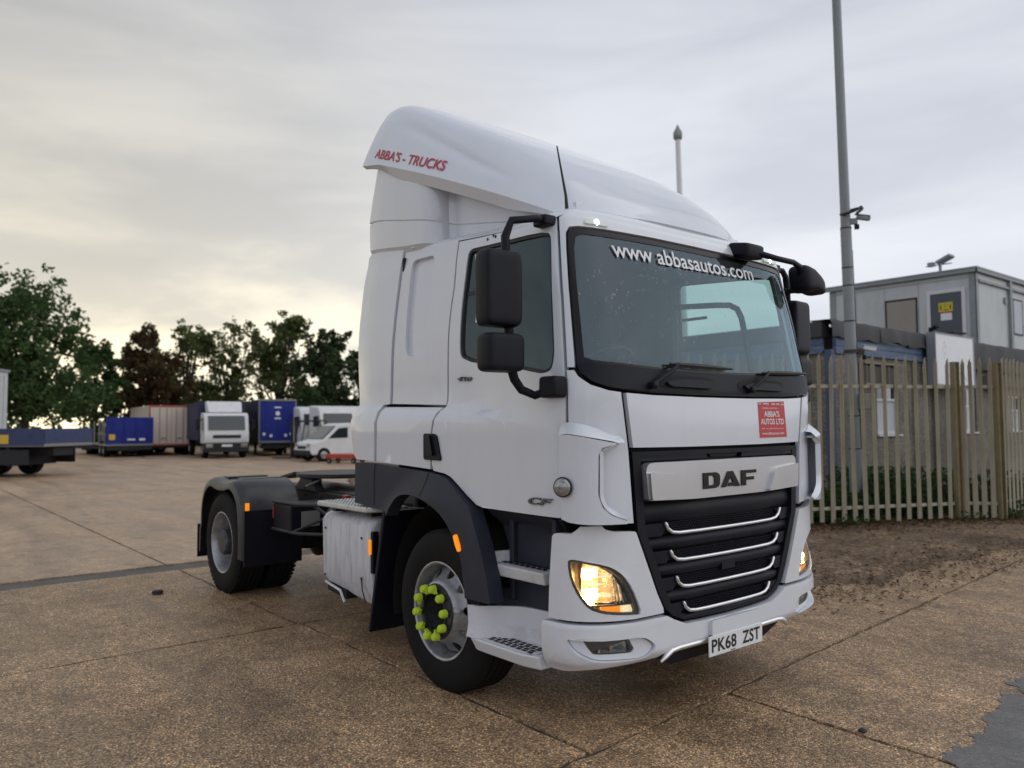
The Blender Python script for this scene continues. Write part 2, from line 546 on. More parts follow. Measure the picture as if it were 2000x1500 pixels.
def glass_mat(name, tint, refl_rough=.03, dust=0.0, dust_col=(.6, .63, .65), drops=False):
    m = bpy.data.materials.new(name)
    m.use_nodes = True
    nt = m.node_tree
    nt.nodes.clear()
    L = nt.links.new
    N = nt.nodes.new
    out = N('ShaderNodeOutputMaterial')
    tr = N('ShaderNodeBsdfTransparent')
    tr.inputs[0].default_value = (*tint, 1)
    gl = N('ShaderNodeBsdfGlossy')
    gl.inputs['Roughness'].default_value = refl_rough
    gl.inputs['Color'].default_value = (.66, .86, 1, 1)
    # thin-pane reflectance, the same from both sides
    ge = N('ShaderNodeNewGeometry')
    dp = N('ShaderNodeVectorMath'); dp.operation = 'DOT_PRODUCT'
    L(ge.outputs['Normal'], dp.inputs[0]); L(ge.outputs['Incoming'], dp.inputs[1])
    ab = N('ShaderNodeMath'); ab.operation = 'ABSOLUTE'
    L(dp.outputs['Value'], ab.inputs[0])
    om = N('ShaderNodeMath'); om.operation = 'SUBTRACT'; om.use_clamp = True
    om.inputs[0].default_value = 1
    L(ab.outputs[0], om.inputs[1])
    pw = N('ShaderNodeMath'); pw.operation = 'POWER'
    pw.inputs[1].default_value = 5
    L(om.outputs[0], pw.inputs[0])
    fr = N('ShaderNodeMath'); fr.operation = 'MULTIPLY_ADD'
    fr.inputs[1].default_value = .90; fr.inputs[2].default_value = .075
    L(pw.outputs[0], fr.inputs[0])
    m1 = N('ShaderNodeMixShader')
    L(fr.outputs[0], m1.inputs[0])
    L(tr.outputs[0], m1.inputs[1])
    L(gl.outputs[0], m1.inputs[2])
    last = m1.outputs[0]
    if dust:
        df = N('ShaderNodeBsdfDiffuse')
        df.inputs[0].default_value = (*dust_col, 1)
        t = N('ShaderNodeTexCoord')
        n = N('ShaderNodeTexNoise')
        n.inputs['Scale'].default_value = 2.5
        n.inputs['Detail'].default_value = 6
        L(t.outputs['Object'], n.inputs['Vector'])
        mr = N('ShaderNodeMapRange')
        mr.inputs[1].default_value, mr.inputs[2].default_value = .3, .75
        mr.inputs[3].default_value, mr.inputs[4].default_value = dust * .45, dust * 1.5
        L(n.outputs['Fac'], mr.inputs[0])
        fac = mr.outputs[0]
        if drops:
            # beads of rain, thinning out towards one side
            vo = N('ShaderNodeTexVoronoi')
            vo.inputs['Scale'].default_value = 48
            mpz = N('ShaderNodeMapping')
            mpz.inputs['Scale'].default_value = (1, 1, .8)
            L(t.outputs['Object'], mpz.inputs[0])
            L(mpz.outputs[0], vo.inputs['Vector'])
            lt = N('ShaderNodeMapRange')
            lt.inputs[1].default_value, lt.inputs[2].default_value = .30, .16
            lt.inputs[3].default_value, lt.inputs[4].default_value = 0, 1
            L(vo.outputs['Distance'], lt.inputs[0])
            sp = N('ShaderNodeSeparateColor')
            L(vo.outputs['Color'], sp.inputs[0])
            gt = N('ShaderNodeMath'); gt.operation = 'GREATER_THAN'
            gt.inputs[1].default_value = .5
            L(sp.outputs[0], gt.inputs[0])
            n2 = N('ShaderNodeTexNoise')
            n2.inputs['Scale'].default_value = 2.2
            L(t.outputs['Object'], n2.inputs['Vector'])
            r2 = N('ShaderNodeMapRange')
            r2.inputs[1].default_value, r2.inputs[2].default_value = .36, .58
            r2.inputs[3].default_value, r2.inputs[4].default_value = .05, .42
            L(n2.outputs['Fac'], r2.inputs[0])
            a = N('ShaderNodeMath'); a.operation = 'MULTIPLY'
            L(lt.outputs[0], a.inputs[0]); L(gt.outputs[0], a.inputs[1])
            a2 = N('ShaderNodeMath'); a2.operation = 'MULTIPLY'
            L(a.outputs[0], a2.inputs[0]); L(r2.outputs[0], a2.inputs[1])
            ad = N('ShaderNodeMath'); ad.operation = 'ADD'; ad.use_clamp = True
            L(a2.outputs[0], ad.inputs[0]); L(fac, ad.inputs[1])
            fac = ad.outputs[0]
        m2 = N('ShaderNodeMixShader')
        L(fac, m2.inputs[0])
        L(last, m2.inputs[1])
        L(df.outputs[0], m2.inputs[2])
        last = m2.outputs[0]
    L(last, out.inputs[0])
    return m
ws_glass = glass_mat('windscreen_glass', (.66, .84, .80), .03, dust=.045, drops=True)
side_glass = glass_mat('door_glass', (.52, .64, .62), .03, dust=.02)
clear_glass = glass_mat('lamp_cover', (.93, .93, .92), .03)

def ground_mats():
    """exposed-aggregate concrete (near), smoother concrete (far), soil, tarmac"""
    def base(name, aggr, cols, rough0, rough1, wet, fine=1.0, bump=.5):
        m, nt, b = nodes(name)
        L = nt.links.new
        N = nt.nodes.new
        g = N('ShaderNodeNewGeometry')
        pos = g.outputs['Position']
        big = N('ShaderNodeTexNoise')
        big.inputs['Scale'].default_value = .55
        big.inputs['Detail'].default_value = 8
        big.inputs['Roughness'].default_value = .62
        L(pos, big.inputs['Vector'])
        mid = N('ShaderNodeTexNoise')
        mid.inputs['Scale'].default_value = 5.5
        mid.inputs['Detail'].default_value = 7
        mid.inputs['Roughness'].default_value = .7
        L(pos, mid.inputs['Vector'])
        ramp = N('ShaderNodeValToRGB')
        e = ramp.color_ramp.elements
        e[0].color = (*cols[0], 1); e[0].position = .3
        e[1].color = (*cols[1], 1); e[1].position = .72
        L(big.outputs['Fac'], ramp.inputs[0])
        mr = N('ShaderNodeMapRange')
        mr.inputs[1].default_value, mr.inputs[2].default_value = .3, .7
        mr.inputs[3].default_value, mr.inputs[4].default_value = .74, 1.26
        L(mid.outputs['Fac'], mr.inputs[0])
        mx = N('ShaderNodeMix'); mx.data_type = 'RGBA'; mx.blend_type = 'MULTIPLY'
        mx.inputs[0].default_value = 1
        L(ramp.outputs[0], mx.inputs[6]); L(mr.outputs[0], mx.inputs[7])
        colr = mx.outputs[2]
        # old stains, drag marks and damp areas of their own shape
        mpt = N('ShaderNodeMapping')
        mpt.inputs['Rotation'].default_value = (0, 0, R(-14))
        mpt.inputs['Scale'].default_value = (.22, 1.5, 1)
        L(pos, mpt.inputs[0])
        trk = N('ShaderNodeTexNoise')
        trk.inputs['Scale'].default_value = 1.1
        trk.inputs['Detail'].default_value = 5
        trk.inputs['Roughness'].default_value = .55
        L(mpt.outputs[0], trk.inputs['Vector'])
        spt = N('ShaderNodeTexNoise')
        spt.inputs['Scale'].default_value = 1.9
        spt.inputs['Detail'].default_value = 6
        spt.inputs['Roughness'].default_value = .68
        spt.inputs['Distortion'].default_value = .6
        L(pos, spt.inputs['Vector'])
        for src_, lo_, hi_, amt_ in ((trk, .42, .66, .74), (spt, .55, .70, .66)):
            rr = N('ShaderNodeMapRange')
            rr.inputs[1].default_value, rr.inputs[2].default_value = lo_, hi_
            rr.inputs[3].default_value, rr.inputs[4].default_value = 1.06, amt_
            L(src_.outputs['Fac'], rr.inputs[0])
            mq = N('ShaderNodeMix'); mq.data_type = 'RGBA'; mq.blend_type = 'MULTIPLY'
            mq.inputs[0].default_value = 1
            L(colr, mq.inputs[6]); L(rr.outputs[0], mq.inputs[7])
            colr = mq.outputs[2]
        height = None
        if aggr:
            vo = N('ShaderNodeTexVoronoi')
            vo.inputs['Scale'].default_value = 62 * fine
            vo.inputs['Randomness'].default_value = 1
            L(pos, vo.inputs['Vector'])
            sp = N('ShaderNodeSeparateColor')
            L(vo.outputs['Color'], sp.inputs[0])
            peb = N('ShaderNodeValToRGB')
            pe = peb.color_ramp.elements
            pe[0].position = 0; pe[0].color = (.22, .2, .18, 1)
            pe[1].position = 1; pe[1].color = (2.9, 2.75, 2.5, 1)
            for p_, c_ in ((.3, (.55, .52, .48, 1)), (.62, (.95, .92, .86, 1)), (.86, (1.5, 1.4, 1.22, 1)), (.95, (1.7, 1.35, .9, 1))):
                q = pe.new(p_); q.color = c_
            L(sp.outputs[0], peb.inputs[0])
            mx3 = N('ShaderNodeMix'); mx3.data_type = 'RGBA'; mx3.blend_type = 'MULTIPLY'
            mx3.inputs[0].default_value = aggr
            L(colr, mx3.inputs[6]); L(peb.outputs[0], mx3.inputs[7])
            # dark matrix between the pebbles
            ed = N('ShaderNodeMapRange')
            ed.inputs[1].default_value, ed.inputs[2].default_value = .35, .62
            ed.inputs[3].default_value, ed.inputs[4].default_value = 1.05, .45
            L(vo.outputs['Distance'], ed.inputs[0])
            mx4 = N('ShaderNodeMix'); mx4.data_type = 'RGBA'; mx4.blend_type = 'MULTIPLY'
            mx4.inputs[0].default_value = aggr
            L(mx3.outputs[2], mx4.inputs[6]); L(ed.outputs[0], mx4.inputs[7])
            colr = mx4.outputs[2]
            inv = N('ShaderNodeMath'); inv.operation = 'SUBTRACT'
            inv.inputs[0].default_value = 1
            L(vo.outputs['Distance'], inv.inputs[1])
            height = inv.outputs[0]
        L(colr, b.inputs['Base Color'])
        wr = N('ShaderNodeMapRange')
        wr.inputs[1].default_value, wr.inputs[2].default_value = .35, .62
        wr.inputs[3].default_value, wr.inputs[4].default_value = rough1, rough0
        L(trk.outputs['Fac'], wr.inputs[0])
        L(wr.outputs[0], b.inputs['Roughness'])
        b.inputs['Specular IOR Level'].default_value = wet
        bp = N('ShaderNodeBump')
        bp.inputs['Strength'].default_value = bump
        bp.inputs['Distance'].default_value = .006
        if height is not None:
            L(height, bp.inputs['Height'])
        else:
            L(mid.outputs['Fac'], bp.inputs['Height'])
        L(bp.outputs[0], b.inputs['Normal'])
        return m
    return (base('exposed_aggregate', .85, ((.35, .245, .155), (.66, .465, .295)), .28, .60, .34, 1.65, .9),
            base('yard_concrete', .3, ((.355, .25, .165), (.48, .345, .23)), .36, .60, .36, .9, .35),
            base('soil', .5, ((.125, .09, .062), (.26, .19, .13)), .7, .95, .15, .35, .9),
            base('joint_tarmac', .3, ((.062, .056, .050), (.10, .088, .075)), .45, .7, .5, 1.4, .5),
            base('wet_tarmac', .35, ((.085, .083, .080), (.15, .147, .142)), .28, .5, .6, 1.6, .35))
aggregate, concrete, soil_m, tarmac_j, tarmac_w = ground_mats()

def pebbledash():
    m, nt, b = nodes('pebbledash')
    L = nt.links.new
    N = nt.nodes.new
    t = N('ShaderNodeTexCoord')
    vo = N('ShaderNodeTexVoronoi'); vo.inputs['Scale'].default_value = 38
    L(t.outputs['Object'], vo.inputs['Vector'])
    n = N('ShaderNodeTexNoise'); n.inputs['Scale'].default_value = 1.2; n.inputs['Detail'].default_value = 8
    L(t.outputs['Object'], n.inputs['Vector'])
    r = N('ShaderNodeValToRGB')
    r.color_ramp.elements[0].color = (.12, .108, .088, 1); r.color_ramp.elements[0].position = .3
    r.color_ramp.elements[1].color = (.215, .195, .16, 1); r.color_ramp.elements[1].position = .7
    L(n.outputs['Fac'], r.inputs[0])
    sp = N('ShaderNodeSeparateColor'); L(vo.outputs['Color'], sp.inputs[0])
    mr = N('ShaderNodeMapRange'); mr.inputs[3].default_value = .6; mr.inputs[4].default_value = 1.45
    L(sp.outputs[0], mr.inputs[0])
    mx = N('ShaderNodeMix'); mx.data_type = 'RGBA'; mx.blend_type = 'MULTIPLY'; mx.inputs[0].default_value = 1
    L(r.outputs[0], mx.inputs[6]); L(mr.outputs[0], mx.inputs[7])
    L(mx.outputs[2], b.inputs['Base Color'])
    b.inputs['Roughness'].default_value = .95
    bp = N('ShaderNodeBump'); bp.inputs['Strength'].default_value = .6; bp.inputs['Distance'].default_value = .01
    L(vo.outputs['Distance'], bp.inputs['Height']); L(bp.outputs[0], b.inputs['Normal'])
    return m
pebble = pebbledash()
# ------------------------------------------------------------------ ground
gm = MB()
gm.grid(lambda u, v: ((u - .5) * 1600, (v - .5) * 1600, -.035), 8, 8)
ground = gm.build('ground', soil_m)
tag(ground, kind='structure')

def slab(name, poly, z, mat, parent, jag=.011, step=.12, depth=.03):
    pts = []
    n = len(poly)
    for i in range(n):
        a, b = Vector(poly[i]), Vector(poly[(i + 1) % n])
        k = max(1, min(160, int((b - a).length / step)))
        for j in range(k):
            p = a.lerp(b, j / k)
            pts.append((p.x + rnd.uniform(-jag, jag), p.y + rnd.uniform(-jag, jag)))
    m = MB()
    m.hexa([(x, y, z - depth) for x, y in pts], [(x, y, z) for x, y in pts])
    return m.build(name, mat, parent)

yard = slab('yard', [(-70, -40), (8, -40), (14, 4.6), (-70, 45)], -.014, tarmac_j, None, 0, 50, .016)
tag(yard, kind='structure')
J = .016
def jx(y):                       # the long cross joint in front of the truck, slightly skewed
    return 1.19 - .075 * y
XB0, XB1 = -5.86, -5.42          # tarmac filled band across the yard
near = [
    [(jx(-20) + J, -20), (7.5, -20), (6.6, .06), (jx(.15) + J, .15)],
    [(jx(.15) + J, .15 + 2 * J), (6.6, .06 + 2 * J), (8.5, 8.0), (3.0, 9.6), (jx(9) + J, 9.0)],
    [(-2.15 + J, -20), (jx(-20) - J, -20), (jx(-1.1) - J, -1.12), (-2.15 + J, -1.12)],
    [(-2.15 + J, -1.12 + 2 * J), (jx(-1.1) - J, -1.12 + 2 * J), (jx(8.4) - J, 8.4), (-2.15 + J, 7.0)],
    [(XB1, -20), (-2.15 - J, -20), (-2.15 - J, -1.15), (XB1, -1.15)],
    [(XB1, -1.15 + 2 * J), (-2.15 - J, -1.15 + 2 * J), (-2.15 - J, 9), (XB1, 9)],
]
for p in near:
    slab('concrete_slab', p, 0, aggregate, yard)
ys = [-40, -14.5, -7.9, -1.15, 5.4, 12, 18.6, 25, 32]
xs = [XB0, -17.5, -29.5, -41.5, -70]
for a, b in zip(xs, xs[1:]):
    for c, d in zip(ys, ys[1:]):
        slab('concrete_slab', [(b + J, c + J), (a - J, c + J), (a - J, d - J), (b + J, d - J)], 0, concrete, yard, .006, .5)

# wet tarmac patch in the near right corner
pp = [(2.56, -.2), (2.53, .12), (2.44, .30), (2.46, .42), (2.40, .58), (2.43, .72), (2.36, .95), (2.38, 1.1), (2.33, 1.24), (2.38, 1.5), (2.30, 1.9), (2.5, 2.6), (3.4, 2.9), (4.4, 2.2), (4.2, .2), (3.2, -.5)]
m = MB()
pq = list(pp)
amp = .09
for _ in range(4):
    nq = []
    for i, a in enumerate(pq):
        b = pq[(i + 1) % len(pq)]
        nx_, ny_ = -(b[1] - a[1]), b[0] - a[0]
        k = rnd.uniform(-.32, .32)
        nq += [a, ((a[0] + b[0]) / 2 + nx_ * k, (a[1] + b[1]) / 2 + ny_ * k)]
    pq = nq
m.hexa([(x, y, -.004) for x, y in pq], [(x, y, .0035) for x, y in pq])
tag(m.build('tarmac_patch', tarmac_w, None), kind='structure')

# bank of soil along the fence
def soil_z(x, y):
    return .012 * math.sin(x * 3.1) * math.cos(y * 2.3) + .010 * math.sin(x * 7 + y * 5)
FD = Vector((.413, .911, 0)).normalized()
FN = Vector((FD.y, -FD.x, 0))                   # towards the yard
FP = Vector((-1.171, 9.807, 0))                 # the thick post
m = MB()
NU, NV = 240, 26
edge = [.16 * math.sin(i * .21) * math.sin(i * .083 + 1) + rnd.uniform(-.06, .06) for i in range(NU + 1)]
vs = []
for j in range(NV + 1):
    for i in range(NU + 1):
        t = -9 + 22 * i / NU
        v = j / NV
        front = 2.75 - .16 * t + .30 * math.sin(t * .9) + edge[i]
        front = max(1.3, front)
        d = front - (front + 14) * v
        p = FP + FD * t + FN * d
        h = .006 + .05 * min(1, (front - d) / 1.2) + soil_z(p.x, p.y) * min(1, (front - d) / .6)
        vs.append((p.x, p.y, -.02 if j == 0 else h))
fs = [(j * (NU + 1) + i, j * (NU + 1) + i + 1, (j + 1) * (NU + 1) + i + 1, (j + 1) * (NU + 1) + i) for j in range(NV) for i in range(NU)]
m.add(vs, fs)
tag(m.build('soil', soil_m, None, smooth=60), kind='structure')

def leaves(name, pts, size, mat, label, cat, flat=False, kind='stuff'):
    m = MB()
    for p in pts:
        s = size * rnd.uniform(.6, 1.3)
        if flat:
            nrm = Vector((rnd.gauss(0, .35), rnd.gauss(0, .35), 1)).normalized()
        else:
            nrm = Vector((rnd.gauss(0, 1), rnd.gauss(0, 1), rnd.gauss(0, 1) + .6)).normalized()
        a = nrm.orthogonal().normalized()
        q = Matrix.Rotation(rnd.uniform(0, 6.28), 3, nrm)
        a = q @ a
        b = nrm.cross(a)
        P = Vector(p)
        c = nrm * s * rnd.uniform(-.15, .25)
        m.add([P - a * s, P + b * s * .55 + c, P + a * s, P - b * s * .55 + c], [(0, 1, 2, 3)])
    o = m.build(name, mat, norm=False)
    return tag(o, label, cat, kind=kind)

pts = []
for _ in range(3600):
    t = rnd.uniform(-7, 3.5)
    front = max(1.3, 2.75 - .16 * t + .30 * math.sin(t * .9))
    d = front + rnd.gauss(-.15, .38)
    p = FP + FD * t + FN * d
    pts.append((p.x, p.y, .016 + max(0, min(.05, (front - d) * .04)) + rnd.uniform(0, .008)))
leaves('grit', pts, .026, soil_m, 'dark grit and soil crumbs washed over the edge of the concrete', 'grit', True)
pts = []
for _ in range(5200):
    t = rnd.uniform(-6, 7)
    d = abs(rnd.gauss(0, .42)) - .15 + (rnd.random() < .12) * rnd.uniform(0, 2.2)
    p = FP + FD * t + FN * d
    pts.append((p.x, p.y, .062 + rnd.uniform(0, .02)))
leaves('leaf_litter', pts, .032, leaf_fall, 'brown fallen leaves scattered along the foot of the palisade fence', 'leaf litter', True)

# ------------------------------------------------------------------ palisade fence
def pale_mesh():
    """W section pale with a split pointed top"""
    m = MB()
    prof = [(-.043, 0), (-.027, .015), (-.013, .003), (0, .013), (.013, .003), (.027, .015), (.043, 0)]
    back = [(x, y - .004) for x, y in prof]
    H = 2.48
    tops = [H, H + .05, H + .085, H + .13, H + .085, H + .05, H]
    n = len(prof)
    lo = [(x, -y, 0) for x, y in prof]
    hi = [(x * (1 if i not in (0, 6) else .7), -y - (.02 if i == 3 else 0), tops[i]) for i, (x, y) in enumerate(prof)]
    lob = [(x, -y, 0) for x, y in back]
    hib = [(a, b + .004, c) for a, b, c in hi]
    vs = lo + hi + lob + hib
    fs = []
    for i in range(n - 1):
        fs.append((i, i + 1, n + i + 1, n + i))
        fs.append((2 * n + i + 1, 2 * n + i, 3 * n + i, 3 * n + i + 1))
        fs.append((n + i, n + i + 1, 3 * n + i + 1, 3 * n + i))
    fs.append((0, n, 3 * n, 2 * n)); fs.append((n - 1, 2 * n - 1, 4 * n - 1, 3 * n - 1))
    # fixing bolts
    m.add(vs, fs)
    for z in (.22, 2.12):
        m.lathe([(-.028, .0001), (-.026, .009), (-.012, .010)], 8, 'y', (0, 0, z))
    me = m.mesh('pale')
    me.materials.append(fence_m)
    return me
PALE = pale_mesh()
def fence_run(root, a, b, n, first=0):
    d = (b - a).normalized()
    ang = math.atan2(d.y, d.x)
    for i in range(first, n):
        p = a.lerp(b, (i + .5) / n)
        o = bpy.data.objects.new('pale', PALE)
        COL.objects.link(o)
        o.parent = root
        o.location = (p.x, p.y, .10 + rnd.uniform(-.02, .015))
        o.rotation_euler = (rnd.uniform(-.004, .004), rnd.uniform(-.010, .010), ang + rnd.uniform(-.06, .06))
    nb = Vector((d.y, -d.x, 0))
    for z in (.32, 2.22):
        q0, q1 = a - nb * .022, b - nb * .022
        m = MB()
        c = (q0 + q1) / 2
        rot = Matrix.Rotation(ang, 3, 'Z')
        m.box((c.x, c.y, z), ((b - a).length, .008, .052), rot)
        m.box((c.x - nb.x * .022, c.y - nb.y * .022, z - .022), ((b - a).length, .04, .008), rot)
        m.build('rail', fence_m, root)
def fence_post(root, p, ang, h=2.62):
    m = MB()
    rot = Matrix.Rotation(ang, 3, 'Z')
    for dx in (-.045, .045):
        m.box(Vector((p.x, p.y, h / 2)) + rot @ Vector((0, dx, 0)), (.105, .009, h), rot)
    m.box((p.x, p.y, h / 2 - .002), (.009, .081, h), rot)
    m.box((p.x, p.y, h + .006), (.11, .105, .008), rot)
    m.build('post', post_m, root)
fence = empty('palisade_fence', (0, 0, 0), label='weathered steel palisade fence with pointed pales beside the pebbledash building', cat='fence')
A0 = FP - FD * 4.9
B1 = Vector((-.718, 10.301, 0))
fa = math.atan2(FD.y, FD.x)
fence_run(fence, A0, FP - FD * .07, 24)
fence_post(fence, FP, fa + R(90))
fence_run(fence, FP + FD * .07, B1 - FD * .07, 4)
fence_post(fence, B1, fa + R(90), 2.6)
C1 = B1 + Vector((-.06, 1.0, 0)).normalized() * 6.5
fence_run(fence, B1 + Vector((0, .1, 0)), C1, 29)

# ------------------------------------------------------------------ pebbledash building
XW = -3.28
Y0, Y1 = 9.75, 31.0
bld = empty('pebbledash_building', (XW, Y0, 0), label='single storey pebbledash building with blue fascia boards and felt roof edge', cat='building')
def bp(name, mat, fn, smooth=None, bev=None, parent=None):
    m = MB(); fn(m)
    o = m.build(name, mat, None, smooth, bev)
    for v in o.data.vertices:
        v.co -= Vector((XW, Y0, 0))
    o.parent = parent or bld
    return o
wins = [(11.50, 12.45, 1.40, 2.62), (15.65, 16.45, 1.40, 2.45), (18.55, 19.45, 1.40, 2.30)]
def wall_fn(m):
    ycur = Y0
    for a, b, z0, z1 in wins:
        m.bb(XW - .25, XW, ycur, a, 0, 2.93)
        m.bb(XW - .25, XW, a, b, 0, z0)
        m.bb(XW - .25, XW, a, b, z1, 2.93)
        ycur = b
    m.bb(XW - .25, XW, ycur, Y1, 0, 2.93)
    m.bb(XW - 6.5, XW - .25, Y0, Y0 + .25, 0, 2.93)
bp('wall', pebble, wall_fn)
bp('corner_post', blue_ps, lambda m: m.bb(XW - .10, XW + .035, Y0 - .03, Y0 + .10, 0, 3.0))
for z in (2.93, 3.085):
    bp('fascia_board', blue_bd, lambda m: m.bb(XW - .02, XW + .05, Y0 + .12, 13.9, z, z + .148), bev=.004)
    bp('fascia_board', blue_bd, lambda m: m.bb(XW - 6.5, XW - .13, Y0 - .05, Y0 + .02, z, z + .148), bev=.004)
# felt upstand: overlapping lengths that sag unevenly
def felt_piece(y0, y1, zb, zt, out, lap):
    def fn(m):
        n = 10
        vs = []
        for i in range(n + 1):
            t = i / n
            y = y0 + (y1 - y0) * t
            w = .012 * math.sin(y * 5.3) + .01 * math.sin(y * 11)
            vs += [(XW - .4, y, zt + .03), (XW + out * .6, y, zt + .02 + w * .5), (XW + out + w, y, zt - .06), (XW + out + w * 1.5 + lap, y, zb + w), (XW + out - .03, y, zb + w)]
        fs = [(i * 5 + k, i * 5 + k + 1, (i + 1) * 5 + k + 1, (i + 1) * 5 + k) for i in range(n) for k in range(4)]
        m.add(vs, fs)
    bp('felt_sheet', felt, fn, smooth=50)
felt_piece(Y0 - .1, 11.55, 3.22, 3.53, .10, 0)
felt_piece(11.52, 12.75, 3.235, 3.52, .11, .012)
felt_piece(12.72, 14.0, 3.20, 3.52, .10, .02)
for a, b in ((13.98, 16.6), (16.55, 18.4), (18.35, 20.6), (20.55, 23), (22.9, 31)):
    felt_piece(a, b, 2.86 + rnd.uniform(-.03, .03), 3.50, .13, .015)
bp('felt_sheet', felt, lambda m: m.bb(XW - 6.5, XW - .1, Y0 - .12, Y0 + .2, 3.22, 3.53), bev=.03)
bp('flashing', alu, lambda m: m.bb(XW + .055, XW + .066, 11.6, 12.7, 3.218, 3.235))
bp('roof', felt, lambda m: m.bb(XW - 6.6, XW - .35, Y0 + .2, Y1, 3.36, 3.5))
for a, b, z0, z1 in wins:
    w = bp('window', upvc, lambda m: [m.bb(XW - .12, XW - .05, a, a + .055, z0, z1), m.bb(XW - .12, XW - .05, b - .055, b, z0, z1), m.bb(XW - .12, XW - .05, a + .055, b - .055, z0, z0 + .055), m.bb(XW - .12, XW - .05, a + .055, b - .055, z1 - .055, z1),
                                      m.bb(XW - .118, XW - .052, (a + b) / 2 - .025, (a + b) / 2 + .025, z0 + .055, z1 - .055), m.bb(XW - .117, XW - .053, a + .055, b - .055, z0 + (z1 - z0) * .55, z0 + (z1 - z0) * .55 + .05)])
    for ya, yb in ((a + .055, (a + b) / 2 - .025), ((a + b) / 2 + .025, b - .055)):
        for za, zb in ((z0 + .055, z0 + (z1 - z0) * .55), (z0 + (z1 - z0) * .55 + .05, z1 - .055)):
            bp('pane', bg_glass if zb > z0 + .8 else curtain_m, lambda m: m.bb(XW - .1, XW - .085, ya, yb, za, zb), parent=w)
    bp('sill', upvc, lambda m: m.bb(XW - .05, XW + .05, a - .04, b + .04, z0 - .035, z0 - .004), parent=w)
def vent_fn(m):
    m.bb(XW + .004, XW + .16, 10.75, 12.3, 2.36, 2.40)
    for k in range(5):
        m.bb(XW + .012, XW + .13, 10.85 + .30 * k, 10.87 + .30 * k, 2.40, 2.78)
    m.bb(XW + .004, XW + .15, 10.75, 12.3, 2.78, 2.82)
bp('louvre_box', ply, vent_fn)
for k in range(9):
    bp('louvre', ply, lambda m: m.box((XW + .07, 11.52, 2.43 + .038 * k), (.11, 1.5, .006), Matrix.Rotation(R(35), 3, 'Y')))
bp('downpipe', blue_ps, lambda m: m.tube([(XW + .07, 14.05, .1), (XW + .07, 14.05, 2.86)], .045, 10), smooth=40)
bp('downpipe', black_pl, lambda m: m.tube([(XW + .06, 13.1, .1), (XW + .06, 13.1, 2.9)], .03, 8), smooth=40)
bp('door_post', blue_ps, lambda m: m.bb(XW + .003, XW + .06, 14.75, 15.1, 0, 2.86))
bp('vent_cowl', ply, lambda m: m.hexa([(XW + .003, 16.9, 2.42), (XW + .003, 17.5, 2.42), (XW + .26, 17.5, 2.42), (XW + .26, 16.9, 2.42)], [(XW + .003, 16.9, 2.75), (XW + .003, 17.5, 2.75), (XW + .10, 17.5, 2.75), (XW + .10, 16.9, 2.75)]))

# blank sign box on the building
sg = empty('sign_board', (XW, 13.6, 2.4), label='large blank white sign box mounted on the felt roof edge', cat='sign')
m = MB(); m.bb(.14, .30, -.12, 1.95, .02, 1.16)
m.build('sign_box', sign_g, sg, bev=.008)
m = MB(); m.bb(.301, .315, -.09, 1.92, .05, 1.13)
fcw = m.build('sign_face', sign_w, sg, bev=.004)
m = MB()
for y0_, y1_, z0_, z1_ in ((-.12, 1.95, 1.13, 1.16), (-.12, 1.95, .02, .05), (-.12, -.09, .05, 1.13), (1.92, 1.95, .05, 1.13)):
    m.bb(.301, .328, y0_, y1_, z0_, z1_)
m.build('sign_frame', sign_g, sg)
# faint remains of peeled lettering
m = MB()
for k in range(34):
    y = rnd.uniform(.45, 1.6); z = .16 + rnd.uniform(0, .2) * (1 - abs(y - .9))
    m.box((.3157, y, z), (.001, rnd.uniform(.01, .05), rnd.uniform(.008, .03)), Matrix.Rotation(rnd.uniform(-1, 1), 3, 'X'))
for k in range(22):
    t = k / 22 * 6.28
    m.box((.3157, .36 + .06 * math.cos(t), .80 + .17 * math.sin(t) * (1 if k % 3 else .5)), (.001, .014, .022), Matrix.Rotation(t, 3, 'X'))
m.build('peeled_lettering', sign_g, sg)
m = MB()
for y_ in (.2, 1.6):
    m.bb(.02, .14, y_, y_ + .06, .3, .36); m.bb(.02, .14, y_, y_ + .06, .85, .91)
m.build('bracket', rust, sg)
m = MB(); m.tube([(.2, -.06, 1.12), (.2, -.06, 1.26)], .03, 8); m.tube([(.2, -.06, 1.2), (.38, -.16, 1.28)], .04, 8); m.tube([(.2, -.06, 1.2), (.3, .1, 1.28)], .035, 8)
o = m.build('security_camera', black_pl, None, smooth=40); o.location = (XW, 13.6, 2.4)
tag(o, 'small black twin security camera at the corner of the blank sign box', 'camera')

# ------------------------------------------------------------------ cabin on the roof
CX, CY = -4.45, 19.9
cab2 = empty('portable_cabin', (CX, CY, 3.5), label='pale grey portable cabin standing on the flat roof', cat='cabin')
def cp(name, mat, fn, smooth=None, bev=None, parent=None):
    m = MB(); fn(m)
    o = m.build(name, mat, parent or cab2, smooth, bev)
    return o
LX, LY, CH = 4.3, 7.5, 2.42
cp('wall', cabin_w, lambda m: m.bb(-LX, 0, 0, LY, 0, CH))
def roof_fn(m):
    m.bb(-LX - .12, .10, -.12, LY + .1, CH, CH + .06)
    m.bb(-LX - .12, .10, -.12, -.06, CH - .10, CH)
    m.bb(.04, .10, -.12, LY + .1, CH - .10, CH)
cp('roof', cabin_g, roof_fn, bev=.015)
def trim_fn(m):
    m.bb(-.16, .02, -.025, .0, 0, CH - .1); m.bb(.0, .03, -.025, .14, 0, CH - .1)
    m.bb(-LX, -LX + .2, -.02, -.001, 0, CH - .1)
    m.bb(-LX + .2, -.16, -.015, -.001, CH - .22, CH - .205)
cp('corner_trim', cabin_g, trim_fn)
cp('gutter_rail', cabin_g, lambda m: m.bb(.001, .07, .14, LY, CH - .36, CH - .28), bev=.01)
